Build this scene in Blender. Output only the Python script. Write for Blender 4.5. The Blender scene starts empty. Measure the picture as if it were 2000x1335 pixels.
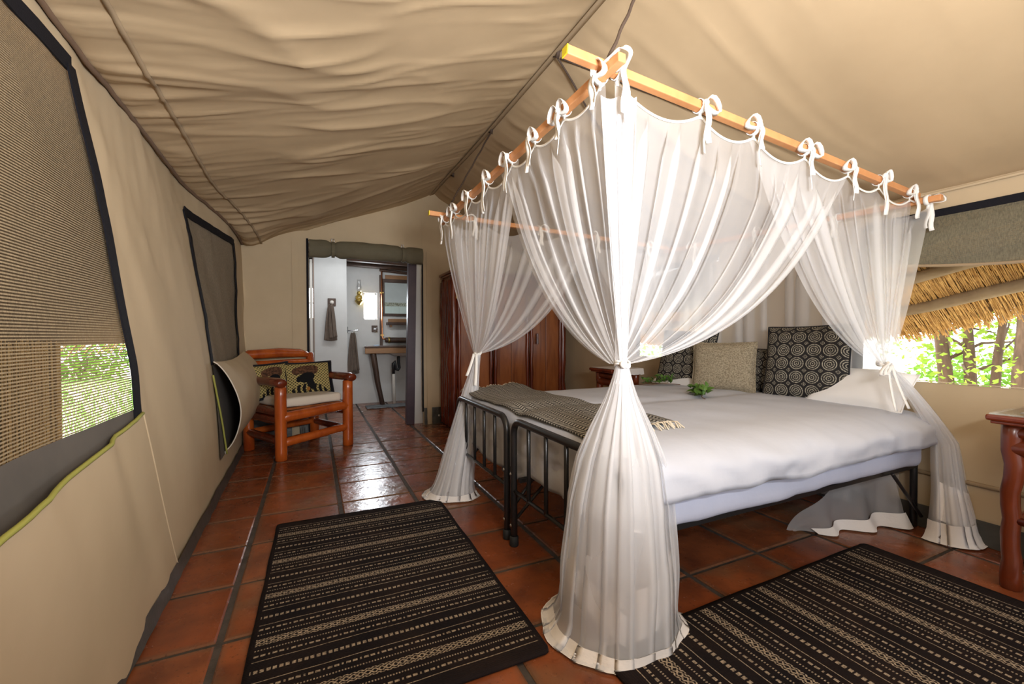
import bpy, math, random
from mathutils import Vector, Matrix, noise

random.seed(11)
SC = bpy.context.scene
COL = SC.collection
PI = math.pi

# ------------------------------------------------------------------ camera
YAW, PIT, ROL = .4347, .0142, .0039
cam_d = bpy.data.cameras.new('camera')
cam_d.sensor_width = 36.0
cam_d.lens = 835.48 / 2000 * 36.0
cam_d.clip_start = .02
cam = bpy.data.objects.new('camera', cam_d)
COL.objects.link(cam)


def cam_ray(x, y, z):
    cr, sr = math.cos(ROL), math.sin(ROL)
    x, y = cr * x - sr * y, sr * x + cr * y
    cp, sp = math.cos(PIT), math.sin(PIT)
    dz = -(cp * y + sp * z)
    dy = cp * z - sp * y
    cy, sy = math.cos(YAW), math.sin(YAW)
    return Vector((cy * x + sy * dy, -sy * x + cy * dy, dz))


_r, _d, _f = cam_ray(1, 0, 0), cam_ray(0, 1, 0), cam_ray(0, 0, 1)
cam.matrix_world = Matrix(((_r.x, -_d.x, -_f.x, 0), (_r.y, -_d.y, -_f.y, 0), (_r.z, -_d.z, -_f.z, 1.0), (0, 0, 0, 1)))
SC.camera = cam

# ------------------------------------------------------------------ light
SC.view_settings.view_transform = 'Standard'
SC.view_settings.look = 'None'
SC.view_settings.gamma = 1.0
SC.view_settings.use_curve_mapping = False
SC.view_settings.exposure = 0.0
SC.cycles.max_bounces = 10
SC.cycles.transparent_max_bounces = 40

world = bpy.data.worlds.new('daylight')
SC.world = world
world.use_nodes = True
wb = world.node_tree.nodes['Background']
wb.inputs[0].default_value = (.92, .97, 1.0, 1)
wb.inputs[1].default_value = 5.0


def sun(name, strength, direction, angle, col):
    d = bpy.data.lights.new(name, 'SUN')
    d.energy = strength
    d.angle = angle
    d.color = col
    o = bpy.data.objects.new(name, d)
    COL.objects.link(o)
    o.rotation_euler = Vector(direction).to_track_quat('-Z', 'Y').to_euler()
    return o


def area(name, energy, loc, target, sx, sy, col=(1, 1, 1)):
    d = bpy.data.lights.new(name, 'AREA')
    d.shape = 'RECTANGLE'
    d.size, d.size_y = sx, sy
    d.energy = energy
    d.color = col
    o = bpy.data.objects.new(name, d)
    COL.objects.link(o)
    o.location = loc
    o.rotation_euler = (Vector(target) - Vector(loc)).to_track_quat('-Z', 'Y').to_euler()
    return o


sun('sun', 5.0, (.28, -.35, -1), .01, (1, .95, .86))
# the photographer's flash beside the camera, bounced up under the roof
area('flash', 92, (.55, -.30, 1.30), (.68, .75, 2.6), .5, .4, (.98, .985, 1))
area('tent_front_fill', 38, (1.2, -1.55, 1.2), (.8, 3, 1.2), 2.6, 1.6, (.88, .94, 1))  # added soft fill lamp behind the camera; the front gable has no opening

# ------------------------------------------------------------------ helpers


def lerp(a, b, t):
    return a + (b - a) * t


def sstep(a, b, x):
    t = min(1, max(0, (x - a) / (b - a)))
    return t * t * (3 - 2 * t)


def pl(xs, x):
    """piecewise linear through [(x, y), ...]"""
    if x <= xs[0][0]:
        return xs[0][1]
    for (a, ya), (b, yb) in zip(xs, xs[1:]):
        if x <= b:
            return ya + (yb - ya) * (x - a) / (b - a)
    return xs[-1][1]


def nz(x, y=0, z=0):
    return noise.noise(Vector((x, y, z)))


def V(*a):
    return Vector(a)


def world_loc(o):
    p = V(0, 0, 0)
    while o:
        p = p + Vector(o.location)
        o = o.parent
    return p


class MB:
    def __init__(s):
        s.v, s.f, s.uv = [], [], {}

    def add(s, vs, fs, uvs=None):
        o = len(s.v)
        s.v += [tuple(v) for v in vs]
        s.f += [tuple(i + o for i in f) for f in fs]
        if uvs:
            for i, u in enumerate(uvs):
                s.uv[o + i] = u
        return s

    def box(s, c, d, rot=None, taper=1.0):
        hx, hy, hz = d[0] / 2, d[1] / 2, d[2] / 2
        vs = []
        for z, k in ((-hz, 1), (hz, taper)):
            for x, y in ((-hx, -hy), (hx, -hy), (hx, hy), (-hx, hy)):
                p = V(x * k, y * k, z)
                if rot is not None:
                    p = rot @ p
                vs.append(p + Vector(c))
        return s.add(vs, [(3, 2, 1, 0), (4, 5, 6, 7), (0, 1, 5, 4), (1, 2, 6, 5), (2, 3, 7, 6), (3, 0, 4, 7)])

    def span(s, a, b):
        a, b = Vector(a), Vector(b)
        return s.box((a + b) / 2, b - a)

    def grid(s, fn, nu, nv, uvs=False):
        vs, uu = [], []
        for j in range(nv + 1):
            for i in range(nu + 1):
                vs.append(fn(i / nu, j / nv))
                uu.append((i / nu, j / nv))
        w = nu + 1
        return s.add(vs, [(j * w + i, j * w + i + 1, (j + 1) * w + i + 1, (j + 1) * w + i) for j in range(nv) for i in range(nu)], uu if uvs else None)

    def tube(s, pts, r, seg=10, cap=True, wob=0.0, wf=6.0, flat=1.0, seed=0.0):
        """swept tube, r a number or list; rounded ends; wob roughens it like a peeled log"""
        pts = [Vector(p) for p in pts]
        n = len(pts)
        rs = [r] * n if isinstance(r, (int, float)) else list(r)
        if cap:
            d0 = (pts[0] - pts[1]).normalized()
            d1 = (pts[-1] - pts[-2]).normalized()
            r0, r1 = rs[0], rs[-1]
            pts = [pts[0] + d0 * 0.0] + [pts[0] - d0 * r0 * .18] + pts[1:-1] + [pts[-1] - d1 * r1 * .18] + [pts[-1]]
            rs = [r0 * .78] + [r0] + rs[1:-1] + [r1] + [r1 * .78]
            n = len(pts)
        up = V(0, 0, 1)
        t0 = (pts[1] - pts[0]).normalized()
        if abs(t0.dot(up)) > .9:
            up = V(1, 0, 0)
        a = t0.cross(up).normalized()
        vs = []
        for i in range(n):
            t = (pts[min(i + 1, n - 1)] - pts[max(i - 1, 0)]).normalized()
            a = (a - t * a.dot(t)).normalized()
            b = t.cross(a)
            for k in range(seg):
                th = 2 * PI * k / seg
                rr = rs[i]
                if wob:
                    q = pts[i] * wf
                    rr *= 1 + wob * noise.noise(V(q.x + math.cos(th) * 1.3 + seed, q.y + math.sin(th) * 1.3, q.z))
                vs.append(pts[i] + a * (math.cos(th) * rr) + b * (math.sin(th) * rr * flat))
        fs = [(i * seg + k, i * seg + (k + 1) % seg, (i + 1) * seg + (k + 1) % seg, (i + 1) * seg + k) for i in range(n - 1) for k in range(seg)]
        fs += [tuple(range(seg - 1, -1, -1)), tuple((n - 1) * seg + k for k in range(seg))]
        return s.add(vs, fs)

    def log(s, a, b, r0, r1=None, n=8, wob=.14, bend=.0, seg=10, seed=0.0, wf=6.0):
        a, b = Vector(a), Vector(b)
        r1 = r0 if r1 is None else r1
        d = b - a
        side = d.cross(V(.3, .7, .2)).normalized()
        pts = [a + d * (i / n) + side * (bend * math.sin(PI * i / n) + bend * .6 * nz(i * .7 + seed, seed)) for i in range(n + 1)]
        return s.tube(pts, [lerp(r0, r1, i / n) for i in range(n + 1)], seg, True, wob, wf, 1, seed)

    def lathe(s, prof, seg, c=(0, 0, 0)):
        c = Vector(c)
        vs = []
        for r, z in prof:
            for k in range(seg):
                th = 2 * PI * k / seg
                vs.append(c + V(r * math.cos(th), r * math.sin(th), z))
        n = len(prof)
        fs = [(i * seg + k, i * seg + (k + 1) % seg, (i + 1) * seg + (k + 1) % seg, (i + 1) * seg + k) for i in range(n - 1) for k in range(seg)]
        return s.add(vs, fs)

    def ribbon(s, pts, w, side, th=.0012):
        """flat band along pts, wide along side (vector or list), with a little thickness"""
        pts = [Vector(p) for p in pts]
        n = len(pts)
        sd = [Vector(x) for x in side] if isinstance(side, list) else [Vector(side)] * n
        vs = []
        for i in range(n):
            t = (pts[min(i + 1, n - 1)] - pts[max(i - 1, 0)]).normalized()
            a = sd[i] - t * sd[i].dot(t)
            a = a.normalized() if a.length > 1e-6 else V(1, 0, 0)
            b = t.cross(a) * th
            vs += [pts[i] + a * w / 2 + b, pts[i] - a * w / 2 + b, pts[i] - a * w / 2 - b, pts[i] + a * w / 2 - b]
        fs = [(i * 4 + k, i * 4 + (k + 1) % 4, i * 4 + 4 + (k + 1) % 4, i * 4 + 4 + k) for i in range(n - 1) for k in range(4)]
        fs += [(3, 2, 1, 0), tuple((n - 1) * 4 + k for k in range(4))]
        return s.add(vs, fs)

    def prism(s, poly, h0, h1, place):
        """poly of 2-D points extruded from h0 to h1, place(x, y, h) -> 3-D point"""
        n = len(poly)
        vs = [place(x, y, h0) for x, y in poly] + [place(x, y, h1) for x, y in poly]
        fs = [tuple(range(n - 1, -1, -1)), tuple(range(n, 2 * n))] + [(i, (i + 1) % n, n + (i + 1) % n, n + i) for i in range(n)]
        return s.add(vs, fs)

    def build(s, name, material, parent=None, smooth=True, bevel=0.0, local=False, weld=False, solid=0.0):
        me = bpy.data.meshes.new(name)
        off = V(0, 0, 0) if (parent is None or local) else world_loc(parent)
        me.from_pydata([(v[0] - off.x, v[1] - off.y, v[2] - off.z) for v in s.v], [], s.f)
        if s.uv:
            l = me.uv_layers.new(name='UVMap')
            for lp in me.loops:
                l.data[lp.index].uv = s.uv.get(lp.vertex_index, (0, 0))
        if weld:
            import bmesh
            bm = bmesh.new()
            bm.from_mesh(me)
            bmesh.ops.remove_doubles(bm, verts=bm.verts, dist=1e-4)
            bm.to_mesh(me)
            bm.free()
        if smooth:
            me.polygons.foreach_set('use_smooth', [True] * len(me.polygons))
        me.materials.append(material)
        o = bpy.data.objects.new(name, me)
        COL.objects.link(o)
        if parent is not None:
            o.parent = parent
        if solid:
            m = o.modifiers.new('thickness', 'SOLIDIFY')
            m.thickness = solid
            m.offset = 0
        if bevel:
            m = o.modifiers.new('edges', 'BEVEL')
            m.width = bevel
            m.segments = 2
            m.limit_method = 'ANGLE'
            m.angle_limit = .7
            if smooth:
                m.harden_normals = False
        return o


def tag(o, label=None, cat=None, group=None, kind=None):
    if label:
        o['label'] = label
    if cat:
        o['category'] = cat
    if group:
        o['group'] = group
    if kind:
        o['kind'] = kind
    return o


def thing(name, label, cat, loc=(0, 0, 0), rz=0, group=None):
    o = bpy.data.objects.new(name, None)
    o.empty_display_size = .1
    COL.objects.link(o)
    o.location = loc
    o.rotation_euler = (0, 0, rz)
    return tag(o, label, cat, group)


def struct(name, loc=(0, 0, 0)):
    o = bpy.data.objects.new(name, None)
    COL.objects.link(o)
    o.location = loc
    return tag(o, kind='structure')


def flatshade(o, ang=40):
    o.data.polygons.foreach_set('use_smooth', [False] * len(o.data.polygons))
    return o


# ------------------------------------------------------------------ shader helpers


class Ex:
    """little arithmetic on shader sockets"""

    def __init__(s, nt, sock):
        s.nt, s.k = nt, sock

    def _m(s, op, *o, clamp=False):
        n = s.nt.nodes.new('ShaderNodeMath')
        n.operation = op
        n.use_clamp = clamp
        for i, a in enumerate((s,) + o):
            if isinstance(a, Ex):
                s.nt.links.new(a.k, n.inputs[i])
            else:
                n.inputs[i].default_value = a
        return Ex(s.nt, n.outputs[0])

    def __add__(s, o): return s._m('ADD', o)
    def __sub__(s, o): return s._m('SUBTRACT', o)
    def __mul__(s, o): return s._m('MULTIPLY', o)
    def __truediv__(s, o): return s._m('DIVIDE', o)
    def mod(s, o): return s._m('FLOORED_MODULO', o)
    def floor(s): return s._m('FLOOR')
    def abs(s): return s._m('ABSOLUTE')
    def sin(s): return s._m('SINE')
    def sqrt(s): return s._m('SQRT')
    def lt(s, o): return s._m('LESS_THAN', o)
    def gt(s, o): return s._m('GREATER_THAN', o)
    def mx(s, o): return s._m('MAXIMUM', o)
    def mn(s, o): return s._m('MINIMUM', o)
    def clamp(s): return s._m('ADD', 0.0, clamp=True)
    def inv(s): return (s * -1.0) + 1.0


def coords(nt, kind='Object'):
    tc = nt.nodes.new('ShaderNodeTexCoord')
    sp = nt.nodes.new('ShaderNodeSeparateXYZ')
    nt.links.new(tc.outputs[kind], sp.inputs[0])
    return [Ex(nt, sp.outputs[i]) for i in range(3)]


def noise_ex(nt, scale, stretch=(1, 1, 1), kind='Object', detail=4, rough=.6, distort=0):
    tc = nt.nodes.new('ShaderNodeTexCoord')
    mp = nt.nodes.new('ShaderNodeMapping')
    mp.inputs['Scale'].default_value = stretch
    nt.links.new(tc.outputs[kind], mp.inputs[0])
    n = nt.nodes.new('ShaderNodeTexNoise')
    n.inputs['Scale'].default_value = scale
    n.inputs['Detail'].default_value = detail
    n.inputs['Roughness'].default_value = rough
    n.inputs['Distortion'].default_value = distort
    nt.links.new(mp.outputs[0], n.inputs['Vector'])
    return Ex(nt, n.outputs['Fac'])


def ramp(nt, e, lo, hi):
    n = nt.nodes.new('ShaderNodeMapRange')
    n.inputs['From Min'].default_value = lo
    n.inputs['From Max'].default_value = hi
    nt.links.new(e.k, n.inputs['Value'])
    return Ex(nt, n.outputs[0])


def mixc(nt, fac, a, b):
    n = nt.nodes.new('ShaderNodeMix')
    n.data_type = 'RGBA'
    if isinstance(fac, Ex):
        nt.links.new(fac.k, n.inputs['Factor'])
    else:
        n.inputs['Factor'].default_value = fac
    for s_, c in (('A', a), ('B', b)):
        sk = [i for i in n.inputs if i.name == s_ and i.type == 'RGBA'][0]
        if isinstance(c, (tuple, list)):
            sk.default_value = (c[0], c[1], c[2], 1)
        else:
            nt.links.new(c, sk)
    return [o for o in n.outputs if o.type == 'RGBA'][0]


def newmat(name):
    m = bpy.data.materials.new(name)
    m.use_nodes = True
    nt = m.node_tree
    return m, nt, nt.nodes['Principled BSDF']


def bump(nt, bs, e, strength, dist=.01):
    b = nt.nodes.new('ShaderNodeBump')
    b.inputs['Strength'].default_value = strength
    b.inputs['Distance'].default_value = dist
    nt.links.new(e.k, b.inputs['Height'])
    nt.links.new(b.outputs[0], bs.inputs['Normal'])


def mat(name, c, rough=.6, c2=None, ns=8, stretch=(1, 1, 1), lo=.35, hi=.7, bmp=0, bs=60, bstretch=None, metal=0, spec=.5, coat=0, objrand=0, distort=0):
    m, nt, p = newmat(name)
    p.inputs['Roughness'].default_value = rough
    p.inputs['Metallic'].default_value = metal
    p.inputs['Specular IOR Level'].default_value = spec
    p.inputs['Coat Weight'].default_value = coat
    p.inputs['Coat Roughness'].default_value = .2
    if c2 is None:
        p.inputs['Base Color'].default_value = (*c, 1)
    else:
        f = ramp(nt, noise_ex(nt, ns, stretch, distort=distort), lo, hi)
        nt.links.new(mixc(nt, f, c, c2), p.inputs['Base Color'])
    if objrand:
        oi = nt.nodes.new('ShaderNodeObjectInfo')
        hs = nt.nodes.new('ShaderNodeHueSaturation')
        v = (Ex(nt, oi.outputs['Random']) - .5) * (2 * objrand) + 1.0
        nt.links.new(v.k, hs.inputs['Value'])
        src = p.inputs['Base Color'].links
        if src:
            nt.links.new(src[0].from_socket, hs.inputs['Color'])
        else:
            hs.inputs['Color'].default_value = (*c, 1)
        nt.links.new(hs.outputs[0], p.inputs['Base Color'])
    if bmp:
        bump(nt, p, noise_ex(nt, bs, bstretch or (1, 1, 1)), bmp)
    return m


M = {}
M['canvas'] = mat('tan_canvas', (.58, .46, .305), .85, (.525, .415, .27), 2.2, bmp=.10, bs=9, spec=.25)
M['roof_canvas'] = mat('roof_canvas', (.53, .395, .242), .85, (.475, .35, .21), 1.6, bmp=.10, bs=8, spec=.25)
M['seam'] = mat('seam_canvas', (.36, .265, .165), .85, spec=.2)
M['cord'] = mat('brown_cord', (.07, .045, .032), .8)
M['webbing'] = mat('black_webbing', (.008, .008, .012), .75, bmp=.25, bs=300, spec=.2)
M['skirting'] = mat('dark_groundsheet', (.055, .055, .05), .45, (.09, .085, .075), 6, bmp=.3, bs=18)
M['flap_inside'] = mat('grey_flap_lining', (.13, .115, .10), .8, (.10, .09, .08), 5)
M['piping'] = mat('green_piping', (.33, .33, .07), .7)
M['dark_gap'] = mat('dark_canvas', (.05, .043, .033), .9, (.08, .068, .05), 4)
M['grout'] = mat('dark_grout', (.045, .036, .03), .8, (.09, .075, .065), 14, bmp=.3, bs=90)
M['black_metal'] = mat('black_enamel', (.012, .012, .013), .32, spec=.6)
M['rubber'] = mat('black_rubber', (.012, .015, .017), .7)
M['steel'] = mat('bright_steel', (.7, .7, .7), .3, metal=1)
M['chrome'] = mat('chrome', (.8, .8, .82), .12, metal=1)
M['copper'] = mat('copper', (.72, .30, .14), .3, metal=1)
M['brass'] = mat('brass', (.55, .40, .12), .35, metal=1)
M['white_plastic'] = mat('white_plastic', (.72, .68, .62), .5)
M['black_plastic'] = mat('black_plastic', (.01, .01, .012), .3)
M['linen'] = mat('white_linen', (.56, .585, .655), .8, (.52, .545, .615), 3, bmp=.22, bs=9, spec=.2)
M['sheet'] = mat('pale_sheet', (.56, .585, .71), .8, (.50, .53, .65), 3, bmp=.15, bs=12, spec=.2)
M['pillow_white'] = mat('white_pillowcase', (.78, .77, .76), .6, bmp=.15, bs=9)
M['hem'] = mat('white_cotton_hem', (.82, .79, .77), .85, bmp=.15, bs=60, spec=.15)
M['tape'] = mat('white_cotton_tape', (.88, .86, .82), .85, spec=.15)
M['pine'] = mat('orange_pine', (.66, .31, .125), .5, (.56, .24, .09), 9, (1, 1, 1), bmp=.04, bs=40)
M['yellow_paint'] = mat('yellow_paint', (.80, .66, .02), .6)
M['log'] = mat('varnished_red_log', (.50, .105, .014), .26, (.26, .036, .007), 7, (1, 1, .35), .42, .72, bmp=.12, bs=22, bstretch=(1, 1, .3), coat=.5)
M['log_dark'] = mat('varnished_dark_log', (.20, .032, .009), .25, (.08, .012, .005), 6, (1, 1, .3), .4, .7, bmp=.12, bs=22, bstretch=(1, 1, .3), coat=.5)
M['board'] = mat('varnished_board', (.36, .115, .03), .32, (.15, .035, .011), 4, (2.5, 2.5, .35), .35, .75, bmp=.05, bs=30, coat=.35, distort=1.2)
M['log_brown'] = mat('varnished_brown_log', (.19, .036, .010), .28, (.085, .015, .005), 7, (1, 1, .35), .4, .7, bmp=.12, bs=22, bstretch=(1, 1, .3), coat=.5)
M['throw_fringe'] = mat('cream_yarn', (.66, .56, .42), .9)
M['cream'] = mat('cream_cotton', (.72, .65, .55), .85, bmp=.12, bs=20, spec=.2)
M['leaf'] = mat('fresh_leaf', (.045, .115, .014), .45, (.10, .19, .03), 30)
M['twig'] = mat('brown_twig', (.12, .06, .03), .8)
M['plaster'] = mat('white_plaster', (.66, .66, .65), .85, (.60, .60, .585), 3, bmp=.12, bs=16)
M['purple_paint'] = mat('dark_purple_paint', (.035, .016, .028), .45, (.055, .028, .04), 8)
M['dark_wood'] = mat('dark_brown_wood', (.045, .022, .014), .5, (.09, .045, .025), 9, (1, 1, .4), bmp=.1, bs=30)
M['counter_wood'] = mat('honey_wood', (.34, .17, .065), .45, (.20, .09, .035), 6, (.3, 2, 2), bmp=.06, bs=30)
M['towel'] = mat('taupe_towel', (.20, .155, .125), .95, (.165, .125, .10), 20, bmp=.5, bs=240, spec=.1)
M['mirror'] = mat('mirror', (.86, .9, .87), .02, metal=1)
M['glazed'] = mat('pale_glazed_tile', (.66, .72, .67), .2)
M['lamp_font'] = mat('amber_lamp_glass', (.45, .30, .06), .08, spec=.8)
M['bark'] = mat('tree_bark', (.16, .095, .06), .9, (.075, .045, .03), 14, (1, 1, .25), bmp=.7, bs=30, bstretch=(1, 1, .2))
M['soil'] = mat('sandy_ground', (.62, .55, .42), .95, (.50, .45, .33), 3)
M['pole'] = mat('roof_pole', (.30, .22, .13), .8, (.19, .13, .075), 10, (.4, .4, .4), bmp=.3, bs=30)
M['thatch_back'] = mat('thatch_core', (.16, .085, .028), .95, (.09, .045, .016), 12, (1, 6, 1), bmp=.6, bs=60, bstretch=(.3, 4, 1))
M['reed'] = mat('golden_reed', (.66, .40, .13), .8, (.40, .21, .065), 30, objrand=0)
M['grass'] = mat('green_grass', (.16, .33, .06), .8, (.30, .42, .12), 20)
M['twill'] = mat('grey_runner', (.45, .43, .40), .9, bmp=.3, bs=200)


def emit_mat(name, c, s):
    m, nt, p = newmat(name)
    p.inputs['Base Color'].default_value = (*c, 1)
    p.inputs['Emission Color'].default_value = (*c, 1)
    p.inputs['Emission Strength'].default_value = s
    return m


def glass_mat(name, c=(1, 1, 1), a=.75):
    m, nt, p = newmat(name)
    t = nt.nodes.new('ShaderNodeBsdfTransparent')
    t.inputs[0].default_value = (*c, 1)
    g = nt.nodes.new('ShaderNodeBsdfGlossy')
    g.inputs['Roughness'].default_value = .05
    x = nt.nodes.new('ShaderNodeMixShader')
    x.inputs[0].default_value = 1 - a
    nt.links.new(t.outputs[0], x.inputs[1])
    nt.links.new(g.outputs[0], x.inputs[2])
    nt.links.new(x.outputs[0], nt.nodes['Material Output'].inputs[0])
    return m


M['glass'] = glass_mat('clear_glass')


def net_mat(name, opac, c=(.95, .95, .965)):
    """sheer woven net: part open, part white thread that scatters light both ways"""
    m, nt, p = newmat(name)
    d = nt.nodes.new('ShaderNodeBsdfDiffuse')
    d.inputs[0].default_value = (*c, 1)
    t = nt.nodes.new('ShaderNodeBsdfTranslucent')
    t.inputs[0].default_value = (*c, 1)
    x = nt.nodes.new('ShaderNodeMixShader')
    x.inputs[0].default_value = .36
    nt.links.new(d.outputs[0], x.inputs[1])
    nt.links.new(t.outputs[0], x.inputs[2])
    o = nt.nodes.new('ShaderNodeBsdfTransparent')
    y = nt.nodes.new('ShaderNodeMixShader')
    y.inputs[0].default_value = opac
    nt.links.new(o.outputs[0], y.inputs[1])
    nt.links.new(x.outputs[0], y.inputs[2])
    nt.links.new(y.outputs[0], nt.nodes['Material Output'].inputs[0])
    return m


M['net'] = net_mat('mosquito_net', .35)
M['net_mid'] = net_mat('mosquito_net_skirt', .52)
M['net_dense'] = net_mat('mosquito_net_gathered', .66)


def screen_mat(name, c, pitch, open_):
    """insect screen: fine dark-and-tan horizontal threads with gaps"""
    m, nt, p = newmat(name)
    x, y, z = coords(nt)
    thread = (z / pitch).mod(1.0)
    cross = (y / (pitch * .6)).mod(1.0)
    hole = thread.lt(open_) * cross.lt(.88)
    tone = ramp(nt, noise_ex(nt, 60, (1, 4, 1)), .3, .7)
    p.inputs['Roughness'].default_value = .8
    nt.links.new(mixc(nt, tone, c, (c[0] * .5, c[1] * .5, c[2] * .5)), p.inputs['Base Color'])
    o = nt.nodes.new('ShaderNodeBsdfTransparent')
    mx_ = nt.nodes.new('ShaderNodeMixShader')
    nt.links.new(hole.k, mx_.inputs[0])
    nt.links.new(p.outputs[0], mx_.inputs[1])
    nt.links.new(o.outputs[0], mx_.inputs[2])
    nt.links.new(mx_.outputs[0], nt.nodes['Material Output'].inputs[0])
    return m


M['screen'] = screen_mat('window_insect_screen', (.42, .32, .19), .0075, .52)
M['screen_fine'] = screen_mat('fine_insect_screen', (.42, .34, .24), .004, .25)
M['screen_olive'] = screen_mat('olive_insect_screen', (.20, .18, .12), .005, .10)


def tile_mat():
    m, nt, p = newmat('terracotta_tile')
    oi = nt.nodes.new('ShaderNodeObjectInfo')
    r = Ex(nt, oi.outputs['Random'])
    tc = nt.nodes.new('ShaderNodeTexCoord')
    va = nt.nodes.new('ShaderNodeVectorMath')
    va.operation = 'ADD'
    cx = nt.nodes.new('ShaderNodeCombineXYZ')
    nt.links.new((r * 37.0).k, cx.inputs[0])
    nt.links.new((r * 91.0).k, cx.inputs[1])
    nt.links.new(tc.outputs['Object'], va.inputs[0])
    nt.links.new(cx.outputs[0], va.inputs[1])

    def ns(scale, detail, dist=0):
        n = nt.nodes.new('ShaderNodeTexNoise')
        n.inputs['Scale'].default_value = scale
        n.inputs['Detail'].default_value = detail
        n.inputs['Distortion'].default_value = dist
        nt.links.new(va.outputs[0], n.inputs['Vector'])
        return Ex(nt, n.outputs['Fac'])
    big = ramp(nt, ns(5.0, 5), .38, .68)
    c1 = mixc(nt, r, (.25, .062, .021), (.34, .105, .038))
    c2 = mixc(nt, big, c1, (.15, .045, .020))
    pale = ramp(nt, ns(3.0, 3) + (r - .5) * .35, .60, .78)
    c3 = mixc(nt, pale * .75, c2, (.20, .118, .062))
    x, y, z = coords(nt)
    edge = ((x / .2).abs().mx((y / .17).abs()) + ns(16, 3) * .14)
    c4 = mixc(nt, ramp(nt, edge, .95, 1.12) * .65, c3, (.12, .085, .055))
    speck = ramp(nt, ns(75, 4), .62, .72)
    nt.links.new(mixc(nt, speck * .6, c4, (.04, .02, .013)), p.inputs['Base Color'])
    p.inputs['Roughness'].default_value = .3
    rr = ramp(nt, ns(14, 4), .3, .8) * .2 + .15
    nt.links.new(rr.k, p.inputs['Roughness'])
    bump(nt, p, ns(26, 3, .6) + ns(7, 2) * .9, .40, .004)
    return m


M['tile'] = tile_mat()


def rug_mat():
    """black cotton rug with ecru woven stripes across the length (object y runs along it)"""
    m, nt, p = newmat('black_striped_rug')
    x, y, z = coords(nt)
    wob = noise_ex(nt, 5, (1, 1, 1), detail=2) * .008
    P = .272
    t = ((y + wob + .136) / P).mod(1.0)

    def line(c, w):
        return (t - c).abs().lt(w)
    xs = x * 1.0
    fine = (xs / .0085).mod(1.0).lt(.5)
    dash = (xs / .034).mod(1.0)
    d1 = dash.lt(.32).mx(dash.gt(.48) * dash.lt(.80))
    dash2 = (xs / .052).mod(1.0)
    d2 = dash2.lt(.26).mx(dash2.gt(.36) * dash2.lt(.62)).mx(dash2.gt(.76) * dash2.lt(.86))
    zig = (((xs / .02).mod(1.0) - .5).abs() * 2.0 - ((t - .5) / .035).abs().mod(1.0)).abs().lt(.34)
    band = line(.5, .062) * zig
    tooth = line(.355, .011) * fine
    tooth2 = line(.645, .011) * fine
    da = line(.255, .016) * d2
    db = line(.745, .016) * d2
    l1 = line(.165, .0055)
    l2 = line(.835, .0055)
    big1 = t.lt(.024) * d1
    big2 = t.gt(.976) * d1
    pat = band.mx(tooth).mx(tooth2).mx(da).mx(db).mx(l1).mx(l2).mx(big1).mx(big2)
    inside = y.abs().lt(.655) * x.abs().lt(.418)
    pat = pat * inside
    fuzz = ramp(nt, noise_ex(nt, 220, (1, 1, 1), detail=2), .25, .6)
    base = mixc(nt, ramp(nt, noise_ex(nt, 4), .3, .7), (.009, .008, .010), (.022, .015, .014))
    nt.links.new(mixc(nt, pat * fuzz, base, (.44, .36, .27)), p.inputs['Base Color'])
    p.inputs['Roughness'].default_value = .95
    p.inputs['Specular IOR Level'].default_value = .1
    bump(nt, p, (x * 700.0).sin() * .3 + (y * 900.0).sin() * .5 + pat, .35, .003)
    return m


M['rug'] = rug_mat()


def circles_mat():
    m, nt, p = newmat('concentric_circle_weave')
    u, v, _ = coords(nt, 'UV')
    n = 5.5
    cu = (u * n).mod(1.0) - .5
    cv = (v * n).mod(1.0) - .5
    d = (cu * cu + cv * cv).sqrt()
    ring = (d * 47.0 + 1.2).sin().gt(.15) * d.lt(.47)
    fu = ((u * n) + .5).mod(1.0) - .5
    fv = ((v * n) + .5).mod(1.0) - .5
    dia = fu.abs() + fv.abs()
    dm = (dia * 60.0).sin().gt(.3) * dia.lt(.20)
    pat = ring.mx(dm)
    weave = ramp(nt, noise_ex(nt, 160, (1, 1, 1), detail=2), .3, .65)
    nt.links.new(mixc(nt, pat * weave, (.020, .018, .018), (.46, .42, .33)), p.inputs['Base Color'])
    p.inputs['Roughness'].default_value = .85
    p.inputs['Specular IOR Level'].default_value = .2
    bump(nt, p, pat + noise_ex(nt, 300), .3, .003)
    return m


M['circles'] = circles_mat()
M['tan_tweed'] = mat('tan_tweed', (.40, .34, .24), .9, (.20, .165, .11), 130, lo=.4, hi=.62, bmp=.4, bs=200, spec=.15)


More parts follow.
